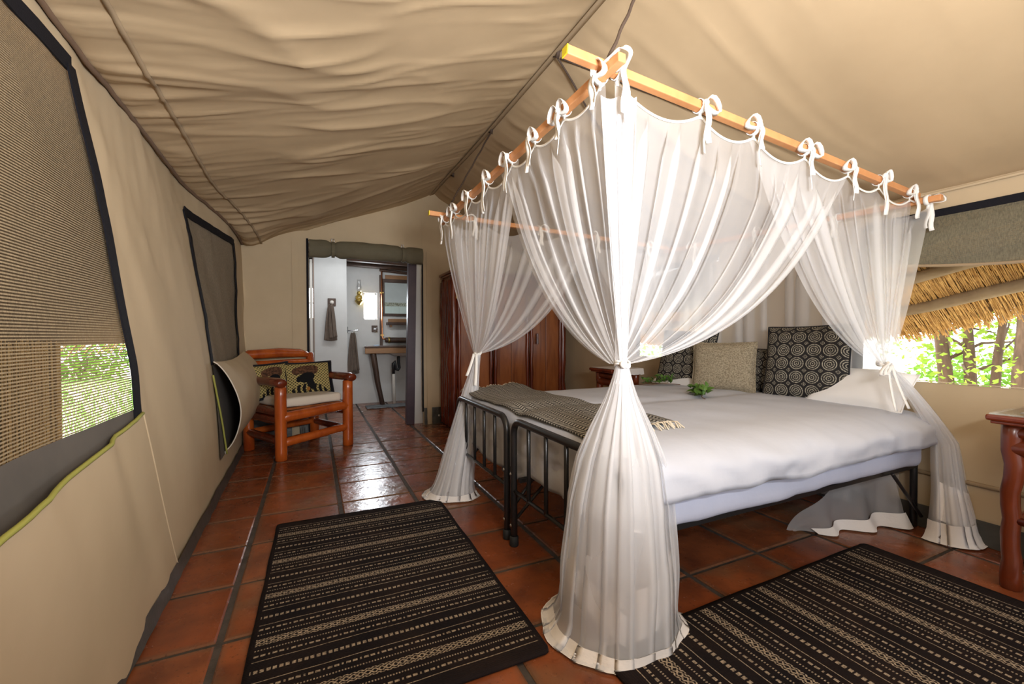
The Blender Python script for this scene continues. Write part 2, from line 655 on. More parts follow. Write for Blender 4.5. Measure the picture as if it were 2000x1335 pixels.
def print_mat(name, head_u, flip):
    """khaki cotton with black dots and a printed profile figure with a head wrap"""
    m, nt, p = newmat(name)
    u, v, _ = coords(nt, 'UV')
    if flip:
        u = u.inv()
    a = ((u * 15.0).mod(1.0) - .5)
    b = ((v * 12.0).mod(1.0) - .5)
    a2 = ((u * 15.0 + .5).mod(1.0) - .5)
    b2 = ((v * 12.0 + .5).mod(1.0) - .5)
    dot = (a * a + b * b).lt(.05).mx((a2 * a2 + b2 * b2).lt(.05))
    base = mixc(nt, dot, (.44, .35, .14), (.045, .038, .018))

    def ell(cx, cy, rx, ry, k=0.0):
        du = (u - cx) / rx
        dv = (v - cy - (u - cx) * k) / ry
        return (du * du + dv * dv).lt(1.0)
    h = head_u
    skin = ell(h, .50, .16, .15, .25).mx(ell(h - .13, .50, .07, .055, .3)).mx(ell(h - .16, .42, .05, .05)).mx(ell(h + .07, .33, .08, .18, -.8))
    wrap = ell(h - .01, .745, .25, .13, .15).mx(ell(h - .19, .70, .09, .11)).mx(ell(h + .14, .72, .10, .13))
    n1 = ramp(nt, noise_ex(nt, 60, (1, 1, 1)), .4, .6)
    robe_area = ell(h + .03, .02, .37, .30)
    stripes = ((u * 60.0) + (v * 9.0).sin() * 3.0).sin().gt(-.25)
    robe = robe_area * stripes
    c = mixc(nt, robe, base, (.012, .011, .011))
    c = mixc(nt, wrap, c, mixc(nt, n1, (.14, .065, .035), (.05, .028, .018)))
    c = mixc(nt, skin, c, (.010, .010, .011))
    c = mixc(nt, ell(h + .02, .16, .035, .06), c, (.30, .13, .03))
    edge = (u - .5).abs().gt(.425).mx((v - .5).abs().gt(.45))
    c = mixc(nt, edge, c, (.012, .012, .016))
    nt.links.new(c, p.inputs['Base Color'])
    p.inputs['Roughness'].default_value = .9
    p.inputs['Specular IOR Level'].default_value = .15
    return m


M['print_a'] = print_mat('figure_print_front', .46, False)
M['print_b'] = print_mat('figure_print_behind', .50, False)


def throw_mat():
    m, nt, p = newmat('herringbone_throw')
    x, y, z = coords(nt)
    row = (x / .027)
    par = (row.floor().mod(2.0) - .5) * 2.0
    k = ((y / .020) + par * row.mod(1.0) * .9).mod(1.0)
    pat = k.lt(.5) * row.mod(1.0).gt(.12)
    tone = ramp(nt, noise_ex(nt, 60), .3, .7)
    nt.links.new(mixc(nt, pat, mixc(nt, tone, (.035, .033, .031), (.062, .058, .053)), (.36, .335, .29)), p.inputs['Base Color'])
    p.inputs['Roughness'].default_value = .95
    p.inputs['Specular IOR Level'].default_value = .1
    bump(nt, p, pat, .5, .004)
    return m


M['throw'] = throw_mat()


def leaf_mat(name, c, c2):
    m, nt, p = newmat(name)
    f = ramp(nt, noise_ex(nt, 2.5), .35, .65)
    col = mixc(nt, f, c, c2)
    d = nt.nodes.new('ShaderNodeBsdfDiffuse')
    t = nt.nodes.new('ShaderNodeBsdfTranslucent')
    nt.links.new(col, d.inputs[0])
    nt.links.new(col, t.inputs[0])
    x = nt.nodes.new('ShaderNodeMixShader')
    x.inputs[0].default_value = .55
    nt.links.new(d.outputs[0], x.inputs[1])
    nt.links.new(t.outputs[0], x.inputs[2])
    nt.links.new(x.outputs[0], nt.nodes['Material Output'].inputs[0])
    return m


M['tree_leaf'] = leaf_mat('sunlit_leaves', (.20, .36, .035), (.42, .52, .10))
M['bush_leaf'] = leaf_mat('bush_leaves', (.10, .24, .03), (.26, .42, .07))

# ================================================================== SETTING
# tent: ridge runs along y at x = 1.25; walls at x = -.55 and x = 2.88, gable ends at y = 4.8 and y = -1.7
Y0, Y1 = -1.7, 4.8
RX = 1.25


def ridge_z(y):
    return 2.58 + .04 * sstep(3, 4.8, y)


def eave_l(y):
    return 2.0 - .09 * sstep(3.2, 4.8, y)


def wl_x(y, z, wr=True):
    base = -.523 - .0215 * (y - 1.6)
    lean = lerp(.215, .035, sstep(3.3, 4.5, y))
    x = base - lean * (max(0, z) / 2.0) ** 1.8
    if wr:
        k = .5 + .5 * sstep(.1, .5, z)
        x += k * (.012 * nz(y * 2.1 + z * .8, z * .9, 3) + .006 * nz(y * 7 + z * 2.6, z * 1.3, 8))
        x += .012 * abs(nz(y * 8 - z * 2.2, z * 1.2, 1)) * sstep(1.0, 1.8, z) + .008 * math.exp(-abs(nz(y * 2.6 + z * 1.4, z * .7, 12)) / .12) * sstep(.25, .8, z)
    return x


def wr_x(y, z):
    x = 2.875 + .13 * (max(0, z) / 1.75) ** 1.8
    return x + .016 * nz(y * 1.6 + z, z * 2.2, 5) + .006 * nz(y * 4 + 3 * z, z * 5, 9)


def frange(a, b, step):
    n = max(1, round((b - a) / step))
    return [a + (b - a) * i / n for i in range(n)]


def breaks(lst, step):
    out = []
    for a, b in zip(lst, lst[1:]):
        out += frange(a, b, step)
    return out + [lst[-1]]


def holed(mb, us, vs, fn, holes):
    idx = {}
    pts = []
    fs = []

    def get(i, j):
        if (i, j) not in idx:
            idx[(i, j)] = len(pts)
            pts.append(fn(us[i], vs[j]))
        return idx[(i, j)]
    for i in range(len(us) - 1):
        for j in range(len(vs) - 1):
            cu, cv = (us[i] + us[i + 1]) / 2, (vs[j] + vs[j + 1]) / 2
            if any(a < cu < b and c < cv < d for a, b, c, d in holes):
                continue
            fs.append((get(i, j), get(i + 1, j), get(i + 1, j + 1), get(i, j + 1)))
    mb.add(pts, fs)


# ---- floor: terracotta tiles in dark grout
floor = struct('floor')
MB().span((-.85, Y0 - .1, -.06), (3.05, 6.85, -.006)).build('grout_bed', M['grout'], floor, smooth=False)
TX0, TPX, TY0, TPY = -.2896, .4267, 2.7555, .364
GX, GY = .011, .0065
proto = None
for c in range(-2, 8):
    for r in range(-13, 12):
        x0, x1 = TX0 + c * TPX + GX, TX0 + (c + 1) * TPX - GX
        y0, y1 = TY0 + r * TPY + GY, TY0 + (r + 1) * TPY - GY
        y0 = max(y0, Y0)
        y1 = min(y1, 6.78)
        inside = y0 < 4.85
        xa, xb = (-.62, 2.93) if inside else (-.78, 1.95)
        x0, x1 = max(x0, xa), min(x1, xb)
        if x1 - x0 < .03 or y1 - y0 < .03:
            continue
        w, d = x1 - x0, y1 - y0
        full = abs(w - (TPX - 2 * GX)) < 1e-5 and abs(d - (TPY - 2 * GY)) < 1e-5
        loc = ((x0 + x1) / 2, (y0 + y1) / 2, 0)
        if full and proto:
            o = proto.copy()
            COL.objects.link(o)
        else:
            b = MB()
            hw, hd, e, z0, z1, z2 = w / 2, d / 2, .006, -.02, -.0035, 0
            for q, zz in ((0, z0), (0, z1), (e, z2)):
                b.v += [(-hw + q, -hd + q, zz), (hw - q, -hd + q, zz), (hw - q, hd - q, zz), (-hw + q, hd - q, zz)]
            b.f = [(8, 9, 10, 11)] + [(k, (k + 1) % 4, 4 + (k + 1) % 4, 4 + k) for k in range(4)] + [(4 + k, 4 + (k + 1) % 4, 8 + (k + 1) % 4, 8 + k) for k in range(4)]
            o = b.build('tile', M['tile'], floor, smooth=False, local=True)
            if full:
                proto = o
        o.parent = floor
        o.location = (loc[0], loc[1], random.uniform(-.0012, .0006))
        o.rotation_euler = (random.uniform(-.0025, .0025), random.uniform(-.0025, .0025), random.uniform(-.002, .002))

# ---- left wall with two screened windows
W1 = (-.35, 1.875, .72, 1.885)
W2 = (3.32, 4.30, .82, 1.80)
wall_l = struct('wall_left')
b = MB()
ys = breaks([Y0, W1[0], W1[1], W2[0], W2[1], Y1], .045)
zs = breaks([0, .06, W1[2], W2[2], W2[3], W1[3], 2.0], .05)


def wl_pt(y, z):
    zz = z if z <= 1.885 else 1.885 + (z - 1.885) * (eave_l(y) + .035 - 1.885) / .115
    return V(wl_x(y, zz), y, zz)


holed(b, ys, zs, wl_pt, [W1, W2])
b.build('canvas', M['canvas'], wall_l)
# dark ground-sheet skirting folded up along the foot of the wall
b = MB()
b.grid(lambda u, v: V(wl_x(lerp(Y0, Y1, u), 0, False) + .012 + .012 * (1 - v) + .005 * nz(u * 60, v), lerp(Y0, Y1, u), .002 + .062 * v + .012 * nz(u * 22)), 150, 3)
b.build('skirting', M['skirting'], wall_l)


def webbing(parent, pts, w, side, m='webbing', th=.003, name='border'):
    return MB().ribbon(pts, w, side, th).build(name, M[m], parent, smooth=False)


def left_window(name, W, screen, label):
    y0, y1, z0, z1 = W
    win = struct(name, (wl_x(y0, z0), y0, z0))
    win['label'] = label
    b = MB()
    b.grid(lambda u, v: V(wl_x(lerp(y0, y1, u), lerp(z0, z1, v)) - .004, lerp(y0, y1, u), lerp(z0, z1, v)), 30, 24)
    b.build('insect_screen', M[screen], win)
    e = .008
    for a0, a1, along in (((y0, z1), (y1, z1), 'y'), ((y1, z1), (y1, z0), 'z'), ((y0, z1), (y0, z0), 'z')):
        pts, sd = [], []
        for i in range(25):
            t = i / 24
            y, z = lerp(a0[0], a1[0], t), lerp(a0[1], a1[1], t)
            pts.append(V(wl_x(y, z) + e, y, z))
            sd.append(V(0, 1, 0) if along == 'z' else V(0, 0, 1))
        webbing(win, pts, .052, sd)
    return win


win1 = left_window('window_1', W1, 'screen', 'near tent window with striped insect screen and black webbing edge')
win2 = left_window('window_2', W2, 'screen_fine', 'far tent window with dark insect screen beside the log armchair')
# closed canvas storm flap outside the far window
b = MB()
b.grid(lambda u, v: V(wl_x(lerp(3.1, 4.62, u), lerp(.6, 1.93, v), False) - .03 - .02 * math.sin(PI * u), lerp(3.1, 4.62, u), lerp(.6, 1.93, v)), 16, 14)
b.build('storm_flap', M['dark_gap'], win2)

# window flap 1: canvas panel let down, its free top edge sagging into the room as a pocket
fl = struct('trim_1', (wl_x(1.0, 0), 1.0, 0))
fl['label'] = 'canvas window flap with green piped edge sagging below the near window'


def flap1(u, v):
    # u: 0 far seam .. 1 towards the camera ; v: 0 foot .. 1 free top edge
    y = lerp(lerp(2.24, 1.90, v ** .8), -.6, u)
    ztop = .735 - .105 * (1 - (1 - u) ** 3) ** 1.0
    z = lerp(.012, ztop, v)
    belly = (.014 + .06 * math.sin(min(1, u * 1.25) * PI * .5) * (v ** 1.5))
    wr = .010 * nz(y * 4 + z * 3, z * 2, 4) * sstep(0, .1, u)
    fold = .007 * math.exp(-((u - .075 - .03 * v) / .018) ** 2) * sstep(.0, .3, v)
    return V(wl_x(y, z) + belly + wr - fold, y, z)


b = MB()
b.grid(flap1, 70, 30)
b.build('flap_panel', M['canvas'], fl)
pts = [flap1(i / 60, 1) for i in range(61)]
MB().tube(pts, .0062, 6).build('piping', M['piping'], fl)
MB().tube([flap1(0, i / 30) for i in range(31)], .0035, 6).build('edge_seam', M['canvas'], fl)
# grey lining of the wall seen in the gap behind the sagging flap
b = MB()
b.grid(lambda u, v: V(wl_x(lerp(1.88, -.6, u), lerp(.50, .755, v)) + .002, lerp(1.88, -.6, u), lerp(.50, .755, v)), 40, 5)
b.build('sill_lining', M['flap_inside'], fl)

# window flap 2: hangs as an open pocket below the far window
fl2 = struct('trim_2', (wl_x(3.8, 0), 3.8, 0))
fl2['label'] = 'canvas window flap hanging as an open pocket beside the log armchair'


def flap2(u, v):
    y = lerp(3.24 + .24 * (1 - v), 4.45 + .08 * (1 - v), u)
    zt = .845 - .03 * math.sin(PI * u) + .03 * u
    z = lerp(.20, zt, v)
    bulge = .20 * math.sin(PI * (.12 + .88 * v) ** .8) ** 1.0 * (.75 + .25 * math.sin(PI * u))
    bulge = .165 * math.sin(PI * min(1, (1 - v) * 1.02 + .02)) ** .65 if v < .98 else .02
    bulge *= (.72 + .28 * u)
    return V(wl_x(y, z) + .012 + bulge + .006 * nz(y * 4, z * 5, 2), y, z)


b = MB()
b.grid(flap2, 26, 30)
b.build('flap_panel', M['canvas'], fl2)
MB().tube([flap2(0, i / 40) for i in range(41)], .004, 6).build('edge_seam', M['cream'], fl2)
MB().tube([V(wl_x(3.3, lerp(.20, .76, v)) + .018, 3.235 + .24 * (1 - v), lerp(.20, .76, v)) for v in [i / 18 for i in range(19)]], .006, 6).build('piping', M['piping'], fl2)
b = MB()
b.grid(lambda u, v: V(wl_x(lerp(3.3, 4.4, u), lerp(.2, .82, v)) + .01, lerp(3.3, 4.4, u), lerp(.2, .82, v)), 6, 6)
b.build('pocket_lining', M['flap_inside'], fl2)
b = MB()
b.grid(lambda u, v: lerp(flap2(.5 + .4 * u, .02 + .02 * v), V(wl_x(3.9 + .4 * u, .2) + .01, 3.9 + .4 * u, .2), v), 4, 3)
b.build('pocket_bottom', M['canvas'], fl2)

# ---- right wall, one wide open window at the bedhead and one beyond
W3 = (-.5, 1.42, .75, 1.63)
W4 = (2.45, 3.30, .80, 1.63)
wall_r = struct('wall_right')
b = MB()
ys = breaks([Y0, W3[0], W3[1], W4[0], W4[1], Y1], .06)
zs = breaks([0, W3[2], W4[2], W3[3], 1.785], .055)
holed(b, ys, zs, lambda y, z: V(wr_x(y, z), y, z), [W3, W4])
b.build('canvas', M['canvas'], wall_r)
MB().tube([V(wr_x(y, .282) - .006, y, .282 + .006 * nz(y * 2)) for y in frange(Y0, Y1, .08)], .011, 6).build('hem_seam', M['seam'], wall_r)
b = MB()
b.grid(lambda u, v: V(wr_x(lerp(Y0, Y1, u), 0) - .016 - .008 * (1 - v), lerp(Y0, Y1, u), .002 + .115 * v), 80, 3)
b.build('skirting', M['skirting'], wall_r)


def right_window(name, W, label, sag, drop):
    y0, y1, z0, z1 = W
    win = struct(name, (wr_x(y0, z0), y0, z0))
    win['label'] = label
    for (a, c), (d, e_), along in (((y0, z1), (y1, z1), 'y'), ((y1, z1), (y1, z0), 'z')):
        pts = [V(wr_x(lerp(a, d, i / 20), lerp(c, e_, i / 20)) - .01, lerp(a, d, i / 20), lerp(c, e_, i / 20)) for i in range(21)]
        webbing(win, pts, .05, V(0, 0, 1) if along == 'y' else V(0, 1, 0))

    def hang(u, v):
        y = lerp(y0, y1 - .02, u)
        zb = z1 - drop + sag(u)
        z = lerp(zb, z1 - .015, v)
        return V(wr_x(y, z) - .014 - .05 * math.sin(PI * v) * (.5 + .5 * nz(y * 2)), y, z)
    b = MB()
    b.grid(hang, 40, 14)
    b.build('rolled_screen', M['screen_olive'], win)
    MB().tube([hang(i / 30, 0) for i in range(31)], .008, 6).build('screen_hem', M['seam'], win)
    b = MB()
    b.grid(lambda u, v: V(wr_x(lerp(y0, y1, u), z0) - .008 + .05 * v, lerp(y0, y1, u), z0 + .004), 20, 1)
    b.build('sill_hem', M['canvas'], win)
    return win


right_window('window_3', W3, 'wide open tent window with half-dropped olive screen right of the bed', lambda u: .075 * abs((u - .66) / .34) ** 1.6 if u > .66 else .04 * ((.66 - u) / .66), .30)
right_window('window_4', W4, 'open tent window with half-dropped olive screen behind the bed', lambda u: .05 * (2 * u - 1) ** 2, .42)

# ---- roof
ceil = struct('ceiling')


def creases(w, s, k):
    """slack canvas: soft billows with sparse sharp creases that fade in and out"""
    a = .9 * nz(w * 1.7, s * .5 * k, 0)
    for f, g, am, ph, wd in ((1.9, .55, .75, 3, .10), (3.6, .8, .55, 4, .11), (7.5, 1.3, .30, 9, .14)):
        n = nz(w * f, s * g * k, ph)
        gate = sstep(-.25, .35, nz(w * f * .45 + 20, s * 1.5 * k, ph + 30))
        a += am * gate * math.exp(-abs(n) / wd)
    return a


def gathers(w, s, k):
    return .5 * nz(w * 9, s * 1.2 * k, 50) + .5 * math.exp(-abs(nz(w * 12, s * 2, 60)) / .15)


def roof_l(u, v):
    y = lerp(Y0, Y1 + .01, u)
    e = V(wl_x(y, eave_l(y), False) - .05, y, eave_l(y) - .003)
    r = V(RX, y, ridge_z(y))
    p = lerp(e, r, v)
    edge = sstep(0, .06, v) * sstep(0, .05, 1 - v)
    w = y + .16 * nz(v * 2.2, y * .8, 2) + .16 * v
    d = .034 * creases(w, v * 2.2, 1.1) * (.6 + .5 * (1 - v)) * edge + .016 * gathers(w, v * 2, 1) * sstep(.0, .04, v) * (1 - sstep(.04, .30, v)) + .010 * gathers(w, v * 2, 1) * sstep(.8, .95, v) * edge
    d += .055 * math.sin(PI * v) ** .8
    d += .07 * math.exp(-((y - 4.55) / .35) ** 2) * math.exp(-((v - .07) / .10) ** 2) * edge
    n = V(.28, 0, -.96)
    return p + n * d


def roof_r(u, v):
    y = lerp(Y0, Y1 + .01, u)
    e = V(wr_x(y, 1.75) + .05, y, 1.745)
    r = V(RX, y, ridge_z(y))
    p = lerp(e, r, v)
    edge = sstep(0, .08, v) * sstep(0, .05, 1 - v)
    w = y + .14 * nz(v * 1.6, y * .6, 7) - .35 * v
    d = .024 * creases(w * .8, v, .8) * edge + .010 * gathers(w * .8, v, .8) * sstep(.8, .97, v) * edge
    d += .05 * math.sin(PI * v)
    return p + V(-.42, 0, -.9) * d


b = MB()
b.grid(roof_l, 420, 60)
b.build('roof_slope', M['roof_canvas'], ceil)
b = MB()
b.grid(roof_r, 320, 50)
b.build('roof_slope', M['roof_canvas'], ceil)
M['eave_cord'] = mat('brown_eave_cord', (.17, .105, .065), .8)
# seams: eave cord, reinforcing seam and ridge strip
MB().tube([roof_l(i / 160, .032) + V(.0, 0, -.006) for i in range(161)], .010, 6).build('eave_cord', M['eave_cord'], ceil)
MB().ribbon([roof_l(i / 200, .105) + V(.002, 0, -.004) for i in range(201)], .017, V(1, 0, .3), .002).build('roof_seam', M['seam'], ceil)
MB().tube([V(wr_x(lerp(Y0, Y1, i / 60), 1.75) - .012, lerp(Y0, Y1, i / 60), 1.748) for i in range(61)], .008, 6).build('eave_cord', M['canvas'], ceil)
MB().ribbon([V(RX - .02, lerp(Y0, Y1, i / 80), ridge_z(lerp(Y0, Y1, i / 80)) - .022 + .004 * nz(i)) for i in range(81)], .05, V(1, 0, .45), .003).build('ridge_strip', M['seam'], ceil)
GROM = [1.28, 2.058, 3.028, 4.0]
for gy in GROM:
    MB().ribbon([V(RX - .02, gy - .03, 2.56), V(RX - .01, gy, 2.535), V(RX - .02, gy + .03, 2.56)], .02, V(1, 0, 0), .003).build('ridge_loop', M['cord'], ceil)

# ---- back gable with the door opening
DX0, DX1, DZ = -.035, 1.12, 1.965
wall_b = struct('wall_back')


def gable(x):
    xl, xr = wl_x(Y1, 1.9, False), wr_x(Y1, 1.75)
    zl, zr = eave_l(Y1) + .02, 1.77
    rz = ridge_z(Y1) + .01
    return lerp(zl, rz, (x - xl) / (RX - xl)) if x < RX else lerp(rz, zr, (x - RX) / (xr - RX))


def wb_pt(x, z):
    d = .02 * nz(x * 2.4, z * 2.2, 6) + .012 * nz(x * 6 + z * 5, z * 3, 2)
    d += .018 * creases(x * 1.3 + z * .5, z, .5) * sstep(1.95, 2.2, z)
    k = sstep(0, .12, abs(x - DX0)) * sstep(0, .12, abs(x - DX1))
    return V(x, Y1 - d * k, z)


b = MB()
for x0, x1, zb in ((wl_x(Y1, 1.5, False) - .01, DX0, 0), (DX0, DX1, DZ), (DX1, wr_x(Y1, 1.7) + .01, 0)):
    b.grid(lambda u, v: wb_pt(lerp(x0, x1, u), lerp(zb, gable(lerp(x0, x1, u)), v)), 26, 40)
b.build('canvas', M['canvas'], wall_b, weld=True)
# webbing strips, skirting patches, corner seam
for x, z0, z1, w in ((DX0 - .012, .0, 1.99, .02), (DX1 - .004, .15, 1.97, .016)):
    webbing(wall_b, [V(x, Y1 - .012, lerp(z0, z1, i / 12)) for i in range(13)], w, V(1, 0, 0), 'webbing', .003, 'zip_strip')
for x in (-.16, 1.19):
    webbing(wall_b, [wb_pt(x, lerp(.02, 1.95, i / 14)) + V(0, -.006, 0) for i in range(15)], .055, V(1, 0, 0), 'canvas', .003, 'seam_strip')
for x0, x1 in ((-.57, -.20), (-.13, -.05), (1.125, 1.16), (1.215, 1.36)):
    b = MB()
    b.grid(lambda u, v: V(lerp(x0, x1, u), Y1 - .022 - .012 * nz(u * 4 + x0, v * 3) - .012 * (1 - v), .003 + .19 * v), 10, 6)
    o = b.build('skirting', M['skirting'], wall_b)
ey = MB().lathe([(.0, -.002), (.012, -.002), (.012, .003), (.006, .003)], 12, (0, 0, 0)).build('eyelet', M['steel'], wall_b, local=True)
ey.location = (1.29, Y1 - .045, .10)
ey.rotation_euler = (PI / 2, 0, 0)

# rolled-up canvas door above the opening
door = struct('door_1', (DX0, Y1, 1.8))
door['label'] = 'rolled-up olive canvas door tied above the bathroom doorway'


def roll(u, v):
    x = lerp(-.03, 1.105, u)
    th = 2 * PI * v
    pinch = 1 - .28 * math.exp(-((u - .195) / .035) ** 2) - .28 * math.exp(-((u - .815) / .035) ** 2)
    r = (.078 + .007 * nz(u * 9, math.cos(th) * 1.5, math.sin(th) * 1.5)) * pinch
    zc = 1.882 + .012 * math.sin(PI * u) - .035 * (u - .5) * 0
    return V(x, Y1 - .06 + r * .8 * math.cos(th), zc + r * 1.15 * math.sin(th))


b = MB()
b.grid(roll, 70, 24)
M['olive_canvas'] = mat('olive_canvas', (.155, .135, .085), .8, (.12, .105, .065), 4, bmp=.15, bs=12)
b.build('rolled_canvas', M['olive_canvas'], door)
for u in (.195, .815):
    x = lerp(-.03, 1.105, u)
    webbing(door, [V(x, Y1 - .06 + .064 * math.cos(a), 1.885 + .078 * math.sin(a)) for a in [PI * .45 + 2 * PI * k / 20 for k in range(19)]], .03, V(1, 0, 0), 'olive_canvas', .003, 'strap')
    MB().tube([V(x - .012, Y1 - .035, 1.965), V(x - .012, Y1 - .035, 2.0), V(x + .012, Y1 - .035, 2.0), V(x + .012, Y1 - .035, 1.965)], .004, 6).build('buckle', M['steel'], door)

# ---- front gable behind the camera
wall_f = struct('wall_front')
b = MB()
b.grid(lambda u, v: V(lerp(-.72, 3.0, u), Y0 + .0, gable(lerp(-.62, 3.0, u)) * v), 20, 12)
b.build('canvas', M['canvas'], wall_f)

# ---- bathroom shell beyond the door
BY0, BY1, BXL, BXR, BZ = 4.90, 6.75, -.80, 1.98, 2.12
wall_bf = struct('wall_bathroom_front', (.5, BY0, 0))
b = MB()
b.span((BXL, BY0, 0), (-.045, BY0 + .1, 2.15)).span((1.0, BY0, 0), (BXR, BY0 + .1, 2.15)).span((-.045, BY0, 1.99), (1.0, BY0 + .1, 2.15))
b.build('plaster', M['plaster'], wall_bf, smooth=False)
# glazed tiles with a patterned border on its inner face (they show in the mirror)
for i in range(6):
    for j in range(5):
        MB().span((1.06 + i * .152, BY0 + .1, .82 + j * .152), (1.06 + i * .152 + .148, BY0 + .108, .82 + j * .152 + .148)).build('glazed_tile', M['glazed'], wall_bf, smooth=False, bevel=.002)
M['border_tile'] = mat('patterned_border', (.55, .55, .45), .25, (.22, .20, .14), 60, lo=.45, hi=.55)
for i in range(6):
    MB().span((1.06 + i * .152, BY0 + .1, 1.58), (1.06 + i * .152 + .148, BY0 + .109, 1.65)).build('border_tile', M['border_tile'], wall_bf, smooth=False, bevel=.002)

wall_bb = struct('wall_bathroom_back', (.5, BY1, 0))
BW = (.686, .88, 1.254, 1.655)
LW = (-.30, .02, 1.25, 1.72)
b = MB()
for yy in (BY1, BY1 + .12):
    holed(b, breaks([BXL, LW[0], LW[1], BW[0], BW[1], BXR], .3), breaks([0, LW[2], BW[2], BW[3], LW[3], 2.15], .3), lambda x, z: V(x, yy, z), [BW, LW])
for W in (BW, LW):
    x0, x1, z0, z1 = W
    b.add([(x0, BY1, z0), (x1, BY1, z0), (x1, BY1, z1), (x0, BY1, z1), (x0, BY1 + .12, z0), (x1, BY1 + .12, z0), (x1, BY1 + .12, z1), (x0, BY1 + .12, z1)],
          [(0, 1, 5, 4), (1, 2, 6, 5), (2, 3, 7, 6), (3, 0, 4, 7)])
b.build('plaster', M['plaster'], wall_bb, smooth=False)
for n, W, lab in (('window_5', BW, 'small bright bathroom window beside the oil lamp'), ('window_6', LW, 'bright shower window at the left edge of the doorway')):
    x0, x1, z0, z1 = W
    w = struct(n, (x0, BY1 + .06, z0))
    w['label'] = lab
    MB().span((x0, BY1 + .05, z0), (x1, BY1 + .075, z0 + .02)).span((x0, BY1 + .05, z1 - .02), (x1, BY1 + .075, z1)).span((x0, BY1 + .05, z0), (x0 + .018, BY1 + .075, z1)).span((x1 - .018, BY1 + .05, z0), (x1, BY1 + .075, z1)).span((x0, BY1 + .052, (z0 + z1) / 2 - .006), (x1, BY1 + .07, (z0 + z1) / 2 + .006)).build('window_frame', M['white_plastic'], w, smooth=False)
    MB().span((x0 + .01, BY1 + .06, z0 + .01), (x1 - .01, BY1 + .064, z1 - .01)).build('pane', M['glass'], w, smooth=False)
wall_bl = struct('wall_bathroom_left', (BXL, 5.8, 0))
MB().span((BXL - .1, BY0, 0), (BXL, BY1 + .12, 2.15)).build('plaster', M['plaster'], wall_bl, smooth=False)
wall_br = struct('wall_bathroom_right', (BXR, 5.8, 0))
MB().span((BXR, BY0, 0), (BXR + .1, BY1 + .12, 2.15)).build('plaster', M['plaster'], wall_br, smooth=False)
part = struct('wall_bathroom_partition', (.2, 6.12, 0))
MB().span((.012, 6.1, 0), (.41, 6.2, 2.10)).build('plaster', M['plaster'], part, smooth=False, bevel=.008)
MB().span((-.035, 6.105, 0), (-.005, 6.16, 2.0)).build('white_edge_trim', M['white_plastic'], part, smooth=False)
M['pinkish'] = mat('bare_plaster_edge', (.30, .22, .18), .9)
MB().span((.0, 6.096, 0), (.014, 6.16, 2.06)).build('bare_edge', M['pinkish'], part, smooth=False)
cb = struct('ceiling_bathroom', (.6, 5.8, 2.15))
for i in range(10):
    x = BXL + i * .28
    MB().span((x, BY0, 2.15), (x + .272, BY1 + .1, 2.175)).build('plank', M['dark_wood'], cb, smooth=False)
for i, y in enumerate((5.25, 5.75, 6.25, 6.66)):
    MB().log((BXL, y, 2.10), (BXR, y, 2.035), .045, n=6, wob=.1).build('beam', M['dark_wood'], cb)
# painted door post on the right of the opening
jm = struct('trim_3', (1.0, BY0, 0))
jm['label'] = 'dark purple door post with flaking paint right of the bathroom doorway'
MB().prism([(.945, 0), (1.035, 0), (1.075, 1.99), (.985, 1.99)], BY0 - .03, BY0 + .06, lambda x, z, h: V(x, h, z)).build('post', M['purple_paint'], jm, smooth=False, bevel=.004)
jl = struct('trim_4', (-.05, BY0, 0))
jl['label'] = 'dark green door post at the left edge of the bathroom doorway'
MB().span((-.06, BY0 - .02, 0), (-.036, BY0 + .11, 1.99)).build('post', mat('dark_green_paint', (.012, .03, .024), .5), jl, smooth=False, bevel=.003)

# ================================================================== BEDS
FX, HX = .86, 2.80          # foot hoop and head end
BN = (1.06, 1.837)          # near bed, y
BF = (1.917, 2.69)          # far bed


def duvet_top(x, y):
    z = .612 + .012 * math.sin(PI * min(1, max(0, (y - 1.0) / 1.75))) + .007 * nz(x * 2.2, y * 2.2, 3)
    z += .004 * nz(x * 6 + y * 2, y * 5, 1)
    z -= .012 * math.exp(-((y - 1.88) / .07) ** 2)
    return z


